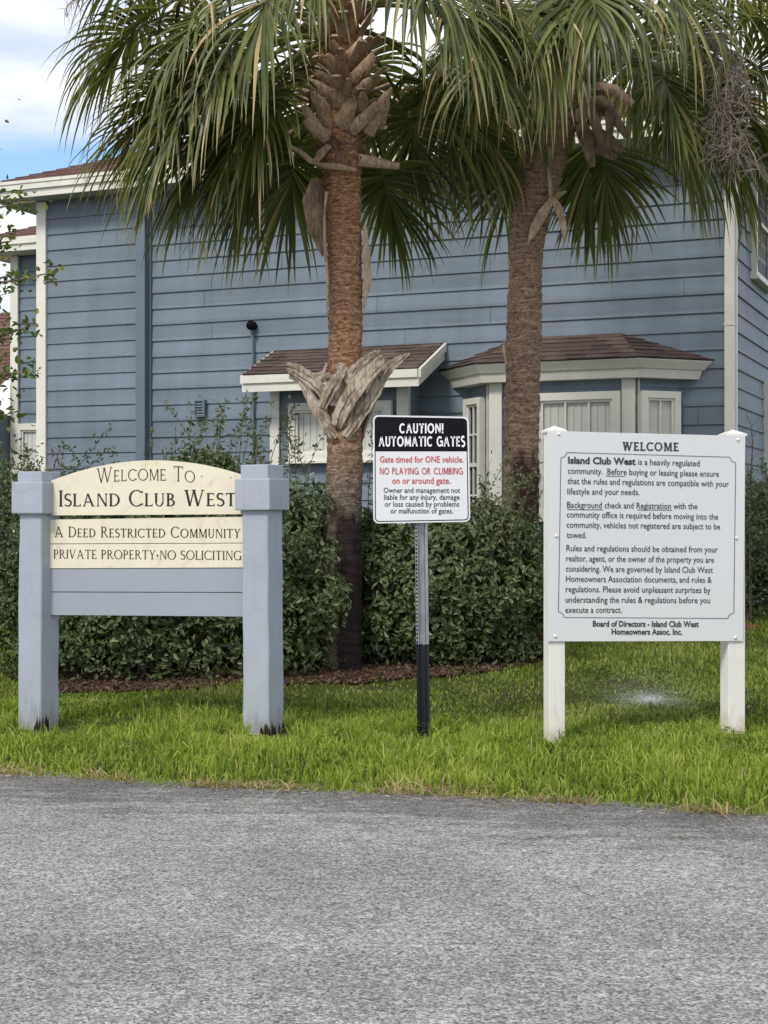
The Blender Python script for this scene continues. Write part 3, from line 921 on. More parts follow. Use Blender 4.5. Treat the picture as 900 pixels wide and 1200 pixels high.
def glyph(ch, T, t, s):
    """upright capital of height 1 drawn with strokes; T thick, t thin, s serif reach (0 = none)"""
    q = []
    sh = t * 0.8
    def rect(x0, y0, x1, y1): q.append([(x0, y0), (x1, y0), (x1, y1), (x0, y1)])
    def serif(x, y, w=None):
        if s: rect(x - s - (w or T) / 2, y if y < .5 else y - sh, x + s + (w or T) / 2, y + sh if y < .5 else y)
    def stem(x, w=None, top=True, bot=True):
        w = w or T
        rect(x - w / 2, 0, x + w / 2, 1)
        if top: serif(x, 1, w)
        if bot: serif(x, 0, w)
    def diag(x0, y0, x1, y1, w):
        q.append([(x0 - w / 2, y0), (x0 + w / 2, y0), (x1 + w / 2, y1), (x1 - w / 2, y1)])
    def tick(x, y, dy):
        if s: q.append([(x - t * .45, y), (x + t * .45, y), (x + t * .3, y + dy), (x - t * .45, y + dy * .9)])
    m = s + T / 2
    if ch == 'A':
        diag(m, 0, .40, 1, t); diag(.72 + m - .06, 0, .40, 1, T); rect(.20, .30, .62, .30 + t); serif(m, 0, t); serif(.66 + m, 0, T); return q, .72 + 2 * m - .06
    if ch in 'BDEFLPR':
        stem(m)
    if ch == 'B':
        q += ell(m + .14, .755, .27, .245, -90, 90, T, t); q += ell(m + .16, .27, .33, .27, -90, 90, T, t)
        for y in (1 - t, .51, 0): rect(m, y, m + .16, y + t)
        return q, m + .50
    if ch == 'C':
        q += ell(.46, .5, .46, .52, 45, 315, T, t, 22); tick(.80, .80, .16); tick(.80, .20, -.16); return q, .84
    if ch == 'D':
        q += ell(m + .16, .5, .50, .5, -90, 90, T, t, 18); rect(m, 0, m + .18, t); rect(m, 1 - t, m + .18, 1); return q, m + .68
    if ch == 'E':
        rect(m, 0, m + .44, t); rect(m, 1 - t, m + .40, 1); rect(m, .5 - t / 2, m + .34, .5 + t / 2)
        tick(m + .42, t * .3, .17); tick(m + .38, 1 - t * .3, -.15); return q, m + .48
    if ch == 'G':
        q += ell(.46, .5, .46, .52, 45, 320, T, t, 22); rect(.72, .02, .72 + T, .42); tick(.80, .80, .16)
        if s: rect(.66, .40, .90, .40 + sh)
        else: rect(.52, .40, .72 + T, .40 + t)
        return q, .90
    if ch == 'I':
        stem(m); return q, 2 * m
    if ch == 'L':
        rect(m, 0, m + .44, t); tick(m + .42, t * .3, .18); return q, m + .46
    if ch == 'M':
        stem(m, t, False); diag(m + T * .3, 1, m + .36, .04, T); diag(m + .68, 1, m + .36, .04, t); stem(m + .72, T, False); serif(m, 1, t)
        return q, 2 * m + .72
    if ch == 'N':
        stem(m, t, False); diag(m + T * .2, 1, m + .60, 0, T); stem(m + .60, t, True, False); return q, 2 * m + .58
    if ch == 'O':
        q += ell(.49, .5, .49, .52, 0, 360, T, t, 30); return q, .98
    if ch == 'P':
        q += ell(m + .15, .73, .31, .27, -90, 90, T, t); rect(m, 1 - t, m + .16, 1); rect(m, .46, m + .16, .46 + t); return q, m + .48
    if ch == 'R':
        q += ell(m + .14, .74, .30, .26, -90, 90, T, t); rect(m, 1 - t, m + .15, 1); rect(m, .48, m + .16, .48 + t)
        diag(m + .20, .50, m + .54, 0, T); serif(m + .54, 0, T); return q, m + .62
    if ch == 'S':
        pts = [(.27 + .21 * math.cos(R(a)), .75 + .22 * math.sin(R(a))) for a in range(35, 250, 18)]
        pts += [(.27 + .23 * math.cos(R(a)), .265 + .24 * math.sin(R(a))) for a in range(62, -150, -18)]
        n = len(pts)
        q += ribbon(pts, [t + (T * .95 - t) * math.sin(math.pi * k / (n - 1)) ** 1.2 for k in range(n)])
        tick(.44, .84, .15); tick(.07, .16, -.14); return q, .54
    if ch == 'T':
        stem(.36, T, False); rect(.02, 1 - t, .70, 1); tick(.04, 1 - t * .3, -.16); tick(.68, 1 - t * .3, -.16); return q, .72
    if ch == 'U':
        rect(m - T / 2, .3, m + T / 2, 1); rect(m + .50 - t / 2, .3, m + .50 + t / 2, 1); serif(m, 1); serif(m + .5, 1, t)
        q += ell(m + .25 - (T - t) / 4, .32, .25 + (T + t) / 4, .34, 180, 360, (T + t) / 2, t); return q, 2 * m + .5
    if ch == 'V':
        diag(m, 1, .38, 0, T); diag(.66 + m - .06, 1, .38, 0, t); serif(m, 1); serif(.60 + m, 1, t); return q, .62 + 2 * m - .04
    if ch == 'W':
        diag(m, 1, .34, 0, T); diag(.56, 1, .34, 0, t); diag(.56, 1, .80, 0, T); diag(1.08, 1, .80, 0, t); serif(m, 1); serif(.56, 1); serif(1.08, 1, t); return q, 1.14 + s
    if ch == 'Y':
        diag(m, 1, .36, .45, T); diag(.66, 1, .36, .45, t); rect(.36 - T / 2, 0, .36 + T / 2, .47); serif(.36, 0); serif(m, 1); serif(.66, 1, t); return q, .72
    if ch == '!':
        rect(.02, .3, .02 + T, 1); rect(.02, 0, .02 + T, .18); return q, .06 + T
    if ch == '•':
        q.append([(.16 + .11 * math.cos(R(a)), .42 + .11 * math.sin(R(a))) for a in range(0, 360, 30)]); return q, .32
    return q, .34
def caps(mb, text, x0, x1, zb, cap, y, T, t, s, small=0.78, gapk=0.09, arc=0.0):
    """small-caps line fitted between x0 and x1 on baseline zb"""
    items = []
    X = 0
    for ch in text:
        k = small if ch.islower() else 1.0
        q, w = glyph(ch.upper(), T if k == 1 else T / k * .92, t if k == 1 else t / k * .95, s)
        items.append((q, X, k))
        X += w * k + gapk
    X -= gapk
    sx = (x1 - x0) / X
    for q, X0, k in items:
        for poly in q:
            pts = []
            for (u, v) in poly:
                xx = x0 + (X0 + u * k) * sx
                lift = arc * (1 - ((xx - (x0 + x1) / 2) / ((x1 - x0) / 2)) ** 2)
                pts.append((xx, y, zb + lift + v * k * cap))
            mb.face(pts)
def plain(mb, text, x0, x1, zb0, zb1, cap, y, bold=0.0):
    """builtin sans text fitted between x0 and x1, baseline from zb0 to zb1"""
    c = bpy.data.curves.new('lettering_outline', 'FONT')
    c.body = text
    c.offset = bold
    c.resolution_u = 2
    o = bpy.data.objects.new('lettering_outline', c)
    COL.objects.link(o)
    dg = bpy.context.evaluated_depsgraph_get()
    me = bpy.data.meshes.new_from_object(o.evaluated_get(dg))
    vs = [v.co.copy() for v in me.vertices]
    a, b = min(v.x for v in vs), max(v.x for v in vs)
    sz = cap / 0.69
    n0 = len(mb.v)
    mb.v += [(x0 + (v.x - a) / (b - a) * (x1 - x0), y, zb0 + (zb1 - zb0) * (v.x - a) / (b - a) + v.y * sz) for v in vs]
    for p in me.polygons:
        mb.f.append(tuple(i + n0 for i in p.vertices)); mb.uv.append([(0, 0)] * len(p.vertices)); mb.mi.append(0)
    bpy.data.objects.remove(o); bpy.data.meshes.remove(me); bpy.data.curves.remove(c)
    return a, b

# ------------------------------------------------------------------ the community sign on two painted posts
SL, SR = P(57, 700, 9.98), P(287, 700, 9.60)
mid = (SL + SR) / 2
rzs = math.atan2(SR.y - SL.y, SR.x - SL.x)
SW = (Vector((SR.x, SR.y)) - Vector((SL.x, SL.y))).length
base = Vector((mid.x, mid.y, 0))
sign = thing('community_sign', 'wooden entrance sign with cream boards hung between two chunky pale blue-grey posts', 'sign', base, rzs)
ex = Vector((math.cos(rzs), math.sin(rzs), 0)); ey = Vector((-math.sin(rzs), math.cos(rzs), 0))
def sg(x, y, ly=0.0):
    """photo pixel -> (lx, z) on the sign plane local y = ly"""
    a = (x - CX) / F
    b2 = Vector((base.x, base.y, 0)) + ey * ly
    Y = b2.dot(ey) / (a * ey.x + ey.y)
    p = Vector((a * Y, Y, 0)) - b2
    return p.dot(ex), CAMZ - (y - HY) / F * Y
def post(px_front, px_edge, y_base, y_collar, y_top, lean):
    """square post with a collar band and a cap; px_front..px_edge the front face in the photo"""
    w = 0.186
    tw = Matrix.Rotation(R(-10), 4, 'Z')
    cor = tw @ Vector((-w / 2, -w / 2, 0))
    lx = sg(px_front, 700, 0.02 + cor.y)[0] - cor.x
    rot = Matrix.Translation((lx, 0.02, 0)) @ tw @ Matrix.Rotation(R(lean), 4, 'Y')
    zc0, zc1 = sg(lx * 0 + px_front, y_collar[1])[1], sg(px_front, y_collar[0])[1]
    zt = sg(px_front, y_top)[1]
    gz = height(base.x + ex.x * lx, base.y + ex.y * lx)
    mb = MB()
    bm = bmesh.new()
    # plank-built shaft: subdivided box, slightly warped, frayed at the foot
    nzs = 26
    zz0 = gz - 0.12
    rings = []
    b = 0.007
    prof_ = [(-w/2 + b, -w/2), (0, -w/2 - .001), (w/2 - b, -w/2), (w/2, -w/2 + b), (w/2 + .001, 0), (w/2, w/2 - b), (w/2 - b, w/2), (0, w/2), (-w/2 + b, w/2), (-w/2, w/2 - b), (-w/2 - .001, 0), (-w/2, -w/2 + b)]
    pts = []
    for k in range(nzs + 1):
        z = zz0 + (zc0 + 0.01 - zz0) * k / nzs
        fl = 0.006 * (1 - k / nzs)
        for (x, y) in prof_:
            nn = noise.noise((x * 9 + lx * 5, y * 9, z * 4)) * .0035
            pts.append(rot @ Vector((x * (1 + fl * 4) + nn, y * (1 + fl * 4) + nn, z)))
    m_ = len(prof_)
    fs = [(k * m_ + i, k * m_ + (i + 1) % m_, (k + 1) * m_ + (i + 1) % m_, (k + 1) * m_ + i) for k in range(nzs) for i in range(m_)]
    mb.idx(pts, fs + [tuple(range(nzs * m_, nzs * m_ + m_))])
    po = mb.build('post', M['sign_post'], sign)
    mb = MB()
    cw_ = w / 2 + 0.034
    mb.bbox((-cw_, -cw_, zc0), (cw_, cw_, zc1), 0.009, rot)
    mb.build('collar', M['sign_post'], po)
    mb = MB()
    mb.bbox((-w / 2 - .006, -w / 2 - .006, zc1 - .002), (w / 2 + .006, w / 2 + .006, zt), 0.006, rot)
    mb.build('post_cap', M['sign_post'], po)
    # rotted bites at the foot
    mb = MB()
    for k in range(26):
        aa = random.choice((0, 1))
        x = w / 2 - random.uniform(0, .055) ** 1 if aa == 0 else w / 2 + .0035
        y = -w / 2 - .0045 if aa == 0 else random.uniform(-w / 2, w / 2)
        h_ = random.uniform(.03, .10) * (1.0 if x > w / 2 - .03 else .6)
        q = []
        for (u, v) in ((-.012, -.05), (.010, -.05), (.007, h_ * .6), (.0, h_), (-.008, h_ * .5)):
            q.append(rot @ (Vector((x + u, y, gz + v)) if aa == 0 else Vector((x, y + u, gz + v))))
        mb.face(q)
    mb.build('rotted_foot', M['rot'], po)
    return lx, w
post(21, 47.5, 852, (565, 602), 553, 0.25)
post(285, 313.5, 849, (561, 598), 545, -0.35)
# boards
def board(name, pts_px, mat, th_=0.045, ly=-0.0, fy=-0.03):
    mb = MB()
    poly = [sg(x, y, fy) for x, y in pts_px]
    mb.prism(poly, fy, fy + th_)
    return mb.build(name, mat, sign)
arch = [(59.5, 604), (283, 602.5), (283, 556.5)]
for k in range(1, 17):
    u = k / 17
    x = 283 + (59.5 - 283) * u
    yb = 556.5 + (563.5 - 556.5) * u
    arch.append((x, yb - 20.5 * (1 - (2 * u - 1) ** 2)))
arch.append((59.5, 563.5))
FYA = -0.015
ab = board('arched_board', arch, M['cream'], 0.03, 0, FYA)
mb = MB()
xa, xb = sg(113.5, 567, FYA)[0], sg(228.5, 566, FYA)[0]
zb = sg(172, 566.0, FYA)[1]
caps(mb, 'Welcome To', xa, xb, zb, 17.5 / F * 9.75, FYA - .0022, .075, .05, .05, .76, .10, 3.2 / F * 9.75)
mb.build('lettering', M['ink_black'], ab)
mb = MB()
xa, xb = sg(69, 594, FYA)[0], sg(276.5, 593, FYA)[0]
zb = sg(172, 593.2, FYA)[1]
caps(mb, 'Island Club West', xa, xb, zb, 19.0 / F * 9.75, FYA - .0022, .13, .06, .06, .80, .09)
mb.build('lettering', M['ink_black'], ab)
mb = MB()
for (x, y) in ((236, 557), (270, 558.5)):
    u, v = sg(x, y, FYA)
    mb = MB()
    mb.tube([(u, FYA - .001, v), (u, FYA - .006, v)], .006, 8)
    mb.build('screw_head', M['bolt'], ab)
FYB = 0.0
b1 = board('text_board', [(57, 637), (286, 636), (286, 605.5), (57, 609)], M['cream'], 0.03, 0, FYB)
mb = MB()
xa, xb = sg(64, 630, FYB)[0], sg(281.5, 630, FYB)[0]
caps(mb, 'A Deed Restricted Community', xa, xb, sg(172, 629.8, FYB)[1], 12.6 / F * 9.75, FYB - .0022, .12, .06, .06, .82, .10)
mb.build('lettering', M['ink_black'], b1)
b2_ = board('text_board', [(57, 666), (286.5, 665), (286.5, 636.8), (57, 637.8)], M['cream'], 0.03, 0, FYB)
mb = MB()
xa, xb = sg(63, 655, FYB)[0], sg(283.2, 655, FYB)[0]
caps(mb, 'PRIVATE PROPERTY•NO SOLICITING', xa, xb, sg(172, 655.3, FYB)[1], 10.6 / F * 9.75, FYB - .0022, .12, .06, .06, .82, .10)
mb.build('lettering', M['ink_black'], b2_)
board('rail_board', [(57, 693.2), (287, 693.8), (287, 666), (57, 666.8)], M['sign_board_blue'], 0.04, 0, 0.005)
board('rail_board', [(57, 720.5), (287.5, 722.5), (287.5, 694.8), (57, 694.2)], M['sign_board_blue'], 0.04, 0, 0.005)
mb = MB()
mb.prism([sg(58, 612, .05), sg(58, 719, .05), sg(286, 720, .05), sg(286, 608, .05)], 0.047, 0.06)
mb.build('backing_board', M['sign_board_blue'], sign)

# ------------------------------------------------------------------ the warning sign on its steel post
WZ = 9.5
wb = P(496.5, 862, WZ)
wsn = thing('warning_sign', 'small black-and-white caution sign with red lines on a perforated steel post', 'sign', (wb.x, WZ, 0), 0)
def wg(x, y, ly=0.0):
    q = P(x, y, WZ + ly)
    return q.x - wb.x, q.z
gz = height(wb.x, WZ)
zt = wg(495, 492)[1]
lean = (wg(494, 600)[0] - wg(497, 862)[0]) / (wg(494, 600)[1] - wg(497, 862)[1])
# U-channel section swept up, open side away from the camera, holes punched along the flange
mb = MB()
sec = [(-.040, .022), (-.026, .022), (-.020, -.010), (.020, -.010), (.026, .022), (.040, .022), (.040, .026), (.023, .026), (.0175, -.006), (-.0175, -.006), (-.023, .026), (-.040, .026)]
sec = [(x, -y + .016) for x, y in sec]
sec.reverse()
zs = [gz - .3, zt]
pts = [(x + lean * (z - gz), y + .03, z) for z in zs for x, y in sec]
m_ = len(sec)
mb.idx(pts, [(i, (i + 1) % m_, m_ + (i + 1) % m_, m_ + i) for i in range(m_)] + [tuple(range(m_ - 1, -1, -1)), tuple(range(m_, 2 * m_))])
wpost = mb.build('post', M['galv'], wsn, loc=(0, 0, 0))
mb = MB()
z = gz + .03
yf = min(y for x, y in sec) + .03 - .001
while z < zt:
    for xx in (-.0325,):
        mb.box((xx - .0045 + lean * (z - gz), yf - .0008, z - .006), (xx + .0045 + lean * (z - gz), yf + .0002, z + .006))
    z += .0254
mb.build('bolt_hole', M['header_black'], wpost)
# panel
cn = [wg(437.5, 613.5), wg(551, 611.5), wg(549, 488.5), wg(437, 486.5)]
def rounded(c, r, ins=0.0, n=5):
    cxm, czm = sum(p[0] for p in c) / 4, sum(p[1] for p in c) / 4
    out = []
    m = len(c)
    cc = []
    for p in c:
        cc.append((p[0] - math.copysign(ins, p[0] - cxm), p[1] - math.copysign(ins, p[1] - czm)))
    for k in range(m):
        p, a, b = Vector(cc[k]), Vector(cc[k - 1]), Vector(cc[(k + 1) % m])
        da, db = (a - p).normalized(), (b - p).normalized()
        ctr = p + da * r + db * r
        for j in range(n + 1):
            t = j / n * math.pi / 2
            out.append(tuple(ctr - db * r * math.cos(t) - da * r * math.sin(t)))
    return out
mb = MB()
yp = -.012
mb.prism(rounded(cn, .034), yp, yp + .003)
pan = mb.build('sign_panel', M['alu_white'], wsn)
mb = MB()
inner = rounded(cn, .026, .010)
inner2 = rounded(cn, .022, .0155)
n_ = len(inner)
for k in range(n_):
    a, b = inner[k], inner[(k + 1) % n_]
    c, d = inner2[(k + 1) % n_], inner2[k]
    mb.face([(a[0], yp - .0012, a[1]), (b[0], yp - .0012, b[1]), (c[0], yp - .0012, c[1]), (d[0], yp - .0012, d[1])])
zh = wg(495, 529)[1]
top = [p for p in inner2 if p[1] > zh]
xl, xr = min(p[0] for p in inner2), max(p[0] for p in inner2)
mb.face([(p[0], yp - .0013, p[1]) for p in [(xl, zh), (xr, zh)] + top])
mb.build('header_band', M['header_black'], pan)
mb = MB()
sxp = lambda x: 270 + x / 3.103
syp = lambda y: 340 + y / 3.103
def wline(mb, text, x0, x1, yb, cap, mode, T=.2):
    a, z0 = wg(sxp(x0), syp(yb)); b, _ = wg(sxp(x1), syp(yb))
    c = cap / 3.103 / F * WZ
    if mode == 'caps':
        caps(mb, text, a, b, z0, c, yp - .0028, T, T * .85, 0, 1, .13)
    else:
        plain(mb, text, a, b, z0, z0, c, yp - .0018, mode)
wline(mb, 'CAUTION!', 614, 775, 521, 36, 'caps', .22)
mb.build('header_lettering', M['ink_white'], pan)
mb = MB()
wline(mb, 'AUTOMATIC GATES', 539, 852, 569, 37, 'caps', .22)
mb.build('header_lettering', M['ink_white'], pan)
for args in (('Gate timed for ONE vehicle.', 543, 847, 627, 23, .018), ('NO PLAYING OR CLIMBING', 543, 845, 670, 24, 'caps', .17), ('on or around gate.', 588, 800, 704, 23, .018)):
    mb = MB()
    wline(mb, *args)
    mb.build('red_lettering', M['ink_red'], pan)
for t_x, x0, x1, yb in (('Owner and management not', 557, 835, 737), ('liable for any injury, damage', 559, 833, 762), ('or loss caused by problems', 561, 832, 787), ('or malfunction of gates.', 582, 810, 812)):
    mb = MB()
    wline(mb, t_x, x0, x1, yb, 19, .012)
    mb.build('small_lettering', M['ink_grey'], pan)
for (x, y) in ((495, 501), (496, 597)):
    u, v = wg(x, y)
    mb = MB()
    mb.tube([(u, yp - .001, v), (u, yp - .007, v)], .0055, 6)
    mb.build('bolt', M['bolt'], pan)

# ------------------------------------------------------------------ the white notice board
NL, NR = P(641, 700, 9.2), P(872, 700, 9.52)
rzn = math.atan2(NR.y - NL.y, NR.x - NL.x)
nb = Vector(((NL.x + NR.x) / 2, (NL.y + NR.y) / 2, 0))
nsn = thing('notice_board', 'large white community rules board headed WELCOME on two white vinyl posts', 'sign', nb, rzn)
nx_, ny_ = Vector((math.cos(rzn), math.sin(rzn), 0)), Vector((-math.sin(rzn), math.cos(rzn), 0))
def ng(x, y, ly=0.0):
    a = (x - CX) / F
    b = nb + ny_ * ly
    Y = b.dot(ny_) / (a * ny_.x + ny_.y)
    p = Vector((a * Y, Y, 0)) - b
    return p.dot(nx_), CAMZ - (y - HY) / F * Y
mb = MB()
pc = [ng(641.2, 751.5), ng(870, 751), ng(872.8, 511), ng(641.6, 505)]
mb.prism(pc, -.006, .006)
npn = mb.build('notice_panel', M['panel_white'], nsn)
for (x0, x1, ytop) in ((640, 658.5, 499.5), (849, 868.5, 504)):
    lx0, lx1 = ng(x0, 800, .06)[0], ng(x1, 800, .06)[0]
    w = lx1 - lx0
    zt = ng(x0, ytop, .06)[1]
    gzp = height((nb + nx_ * lx0).x, (nb + nx_ * lx0).y) - .1
    mb = MB()
    mb.bbox((lx0, .0065, gzp), (lx1, .0065 + w, zt - .022), 0.005)
    po = mb.build('post', M['white_vinyl'], nsn)
    mb = MB()
    e = .010
    q0, q1, zc = (lx0 - e, .0065 - e), (lx1 + e, .0065 + w + e), zt - .024
    mb.bbox((q0[0], q0[1], zc - .016), (q1[0], q1[1], zc), .003)
    cm = ((q0[0] + q1[0]) / 2, (q0[1] + q1[1]) / 2)
    mb.idx([(q0[0] + .004, q0[1] + .004, zc + .0005), (q1[0] - .004, q0[1] + .004, zc + .0005), (q1[0] - .004, q1[1] - .004, zc + .0005), (q0[0] + .004, q1[1] - .004, zc + .0005), (cm[0], cm[1], zc + .028)], [(0, 1, 4), (1, 2, 4), (2, 3, 4), (3, 0, 4)])
    mb.build('post_cap', M['white_vinyl'], po)
YN = -.0085
kx = lambda x: 640 + x / 3.75
ky = lambda y: 490 + y / 3.75
mb = MB()
a, b = ng(kx(333), ky(143))[0], ng(kx(580), ky(147))[0]
caps(mb, 'WELCOME', a, b, ng(kx(450), ky(144))[1], 38 / 3.75 / F * 9.35, YN, .20, .155, .07, 1, .13)
NLINES = [('community.  Before buying or leasing please ensure', 93, 757, 244, 258), ('that the rules and regulations are compatible with your', 92, 800, 289, 302),
    ('lifestyle and your needs.', 91, 408, 335, 338), ('Background check and Registration with the', 90, 662, 394, 400), ('community office is required before moving into the', 89, 753, 436, 446),
    ('community, vehicles not registered are subject to be', 88, 762, 481, 489), ('towed.', 88, 174, 526, 527), ('Rules and regulations should be obtained from your', 87, 752, 584, 590),
    ('realtor, agent, or the owner of the property you are', 86, 735, 629, 635), ('considering. We are governed by Island Club West', 85, 730, 674, 680),
    ('Homeowners Association documents, and rules &', 85, 725, 719, 723), ('regulations. Please avoid unpleasant surprises by', 84, 720, 764, 768),
    ('understanding the rules & regulations before you', 83, 718, 810, 813), ('execute a contract.', 82, 330, 855, 855)]
def flush():
    global mb
    mb.build('lettering', M['ink_grey'], npn)
    mb = MB()
flush()
def nline(text, x0, x1, y0, y1, cap=27, bold=.006):
    p, q = ng(kx(x0), ky(y0)), ng(kx(x1), ky(y1))
    plain(mb, text, p[0], q[0], p[1], q[1], cap / 3.75 / F * 9.35, YN, bold)
    flush()
nline('Island Club West', 94, 391, 199, 205, 29, .035)
nline('is a heavily regulated', 402, 672, 205, 212)
for l in NLINES:
    nline(*l)
def uline(x0, x1, y0, y1):
    global mb
    for dy in (0,):
        p = [ng(kx(x0), ky(y0)), ng(kx(x1), ky(y1)), ng(kx(x1), ky(y1 + 2.6)), ng(kx(x0), ky(y0 + 2.6))]
        mb.face([(u, YN - .0003, v) for u, v in p])
        mb.build('underline', M['ink_grey'], npn)
        mb = MB()
uline(260, 344, 253, 254); uline(90, 247, 400, 401); uline(398, 551, 402, 403)
nline('Board of Directors - Island Club West', 203, 668, 915, 917, 25, .03)
nline('Homeowners Assoc. Inc.', 285, 595, 950, 951, 25, .03)
# border with scooped corners
def bpt(u, v):          # photo-zoom pixel corners of the border
    tl, tr_, br_, bl = (62, 149), (832, 171), (823, 881), (50, 876)
    x = (tl[0] * (1 - u) + tr_[0] * u) * (1 - v) + (bl[0] * (1 - u) + br_[0] * u) * v
    y = (tl[1] * (1 - u) + tr_[1] * u) * (1 - v) + (bl[1] * (1 - u) + br_[1] * u) * v
    return x, y
def bpath(o):
    r_, pts = 0.036, []
    for (cu, cv, a0) in ((0, 0, 90), (1, 0, 180), (1, 1, 270), (0, 1, 0)):
        for k in range(7):
            an = R(a0 - 90 * k / 6)
            rr = r_ - o
            u, v = cu + rr * math.cos(an), cv + rr * math.sin(an)
            u = min(max(u, o), 1 - o); v = min(max(v, o), 1 - o)
            pts.append(ng(*(lambda q: (kx(q[0]), ky(q[1])))(bpt(u, v))))
    return pts
mb = MB()
A_, B_ = bpath(0.0), bpath(0.0032)
n_ = len(A_)
for k in range(n_):
    j = (k + 1) % n_
    mb.face([(A_[k][0], YN, A_[k][1]), (A_[j][0], YN, A_[j][1]), (B_[j][0], YN, B_[j][1]), (B_[k][0], YN, B_[k][1])])
mb.build('border_line', M['ink_grey'], npn)
for (x, y) in ((53, 70), (840, 95), (43, 518), (833, 527), (38, 958), (828, 964)):
    u, v = ng(kx(x), ky(y))
    mb = MB()
    mb.tube([(u, -.0062, v), (u, -.012, v), (u, -.016, v)], [.009, .009, .004], 8)
    mb.build('screw_cap', M['white_vinyl'], npn)

# ------------------------------------------------------------------ palms
def palm_trunk(path, rads, name, mat, parent, base, n=40, step=0.018):
    """dense trunk skin with leaf scars; path in world points, kept relative to base"""
    P_ = [Vector(p) - base for p in path]
    # resample with Catmull-Rom
    out, rr = [], []
    for i in range(len(P_) - 1):
        p0, p1, p2, p3 = P_[max(i - 1, 0)], P_[i], P_[i + 1], P_[min(i + 2, len(P_) - 1)]
        m = max(2, int((p2 - p1).length / step))
        for k in range(m):
            t = k / m
            out.append(0.5 * ((2 * p1) + (p2 - p0) * t + (2 * p0 - 5 * p1 + 4 * p2 - p3) * t * t + (3 * p1 - p0 - 3 * p2 + p3) * t ** 3))
            rr.append(rads[i] + (rads[i + 1] - rads[i]) * (t * t * (3 - 2 * t)))
    out.append(P_[-1]); rr.append(rads[-1])
    pts, fs = [], []
    for i, p in enumerate(out):
        T = (out[min(i + 1, len(out) - 1)] - out[max(i - 1, 0)]).normalized()
        U = (Vector((1, 0, 0)) - T * T.x).normalized()
        V = T.cross(U)
        for k in range(n):
            a = 2 * math.pi * k / n
            d = U * math.cos(a) + V * math.sin(a)
            q = p + d * rr[i]
            w = noise.noise((math.cos(a) * 1.2, math.sin(a) * 1.2, q.z * 5.5))
            rings = abs(((q.z + .03 * w) * 11.0) % 1.0 - 0.5)
            f = noise.noise((math.cos(a) * 5, math.sin(a) * 5, q.z * 34)) + .6 * noise.noise((math.cos(a) * 12, math.sin(a) * 12, q.z * 24))
            big = noise.noise((math.cos(a) * 1.5 + 7, math.sin(a) * 1.5, q.z * 2.2))
            pts.append(p + d * (rr[i] + .010 * w - .009 * (1 - 2 * rings) ** 3 + .009 * f + .012 * big))
    for i in range(len(out) - 1):
        for k in range(n):
            fs.append((i * n + k, i * n + (k + 1) % n, (i + 1) * n + (k + 1) % n, (i + 1) * n + k))
    mb = MB()
    mb.idx(pts, fs + [tuple(range((len(out) - 1) * n, len(out) * n))])
    return mb.build(name, mat, parent, True), out, rr

def strap(mb, pts, wids, thick, side, split=0.0):
    """a leathery strip: centre points, widths, thickness and the across direction at each point"""
    ring = []
    for i, p in enumerate(pts):
        T = (pts[min(i + 1, len(pts) - 1)] - pts[max(i - 1, 0)]).normalized()
        S = (side[i] - T * side[i].dot(T)).normalized()
        N = T.cross(S)
        w, t = wids[i] / 2, thick * (0.35 + 0.65 * wids[i] / max(wids))
        ring.append([p - S * w, p - S * w * .5 + N * t * .5, p + N * t * .62, p + S * w * .5 + N * t * .5, p + S * w, p + S * w * .5 - N * t * .2, p - N * t * .1, p - S * w * .5 - N * t * .2])
    v = [q for r in ring for q in r]
    m = 8
    f = [(i * m + k, i * m + (k + 1) % m, (i + 1) * m + (k + 1) % m, (i + 1) * m + k) for i in range(len(pts) - 1) for k in range(m)]
    f += [tuple(range(m - 1, -1, -1)), tuple(range((len(pts) - 1) * m, len(pts) * m))]
    mb.idx(v, f)

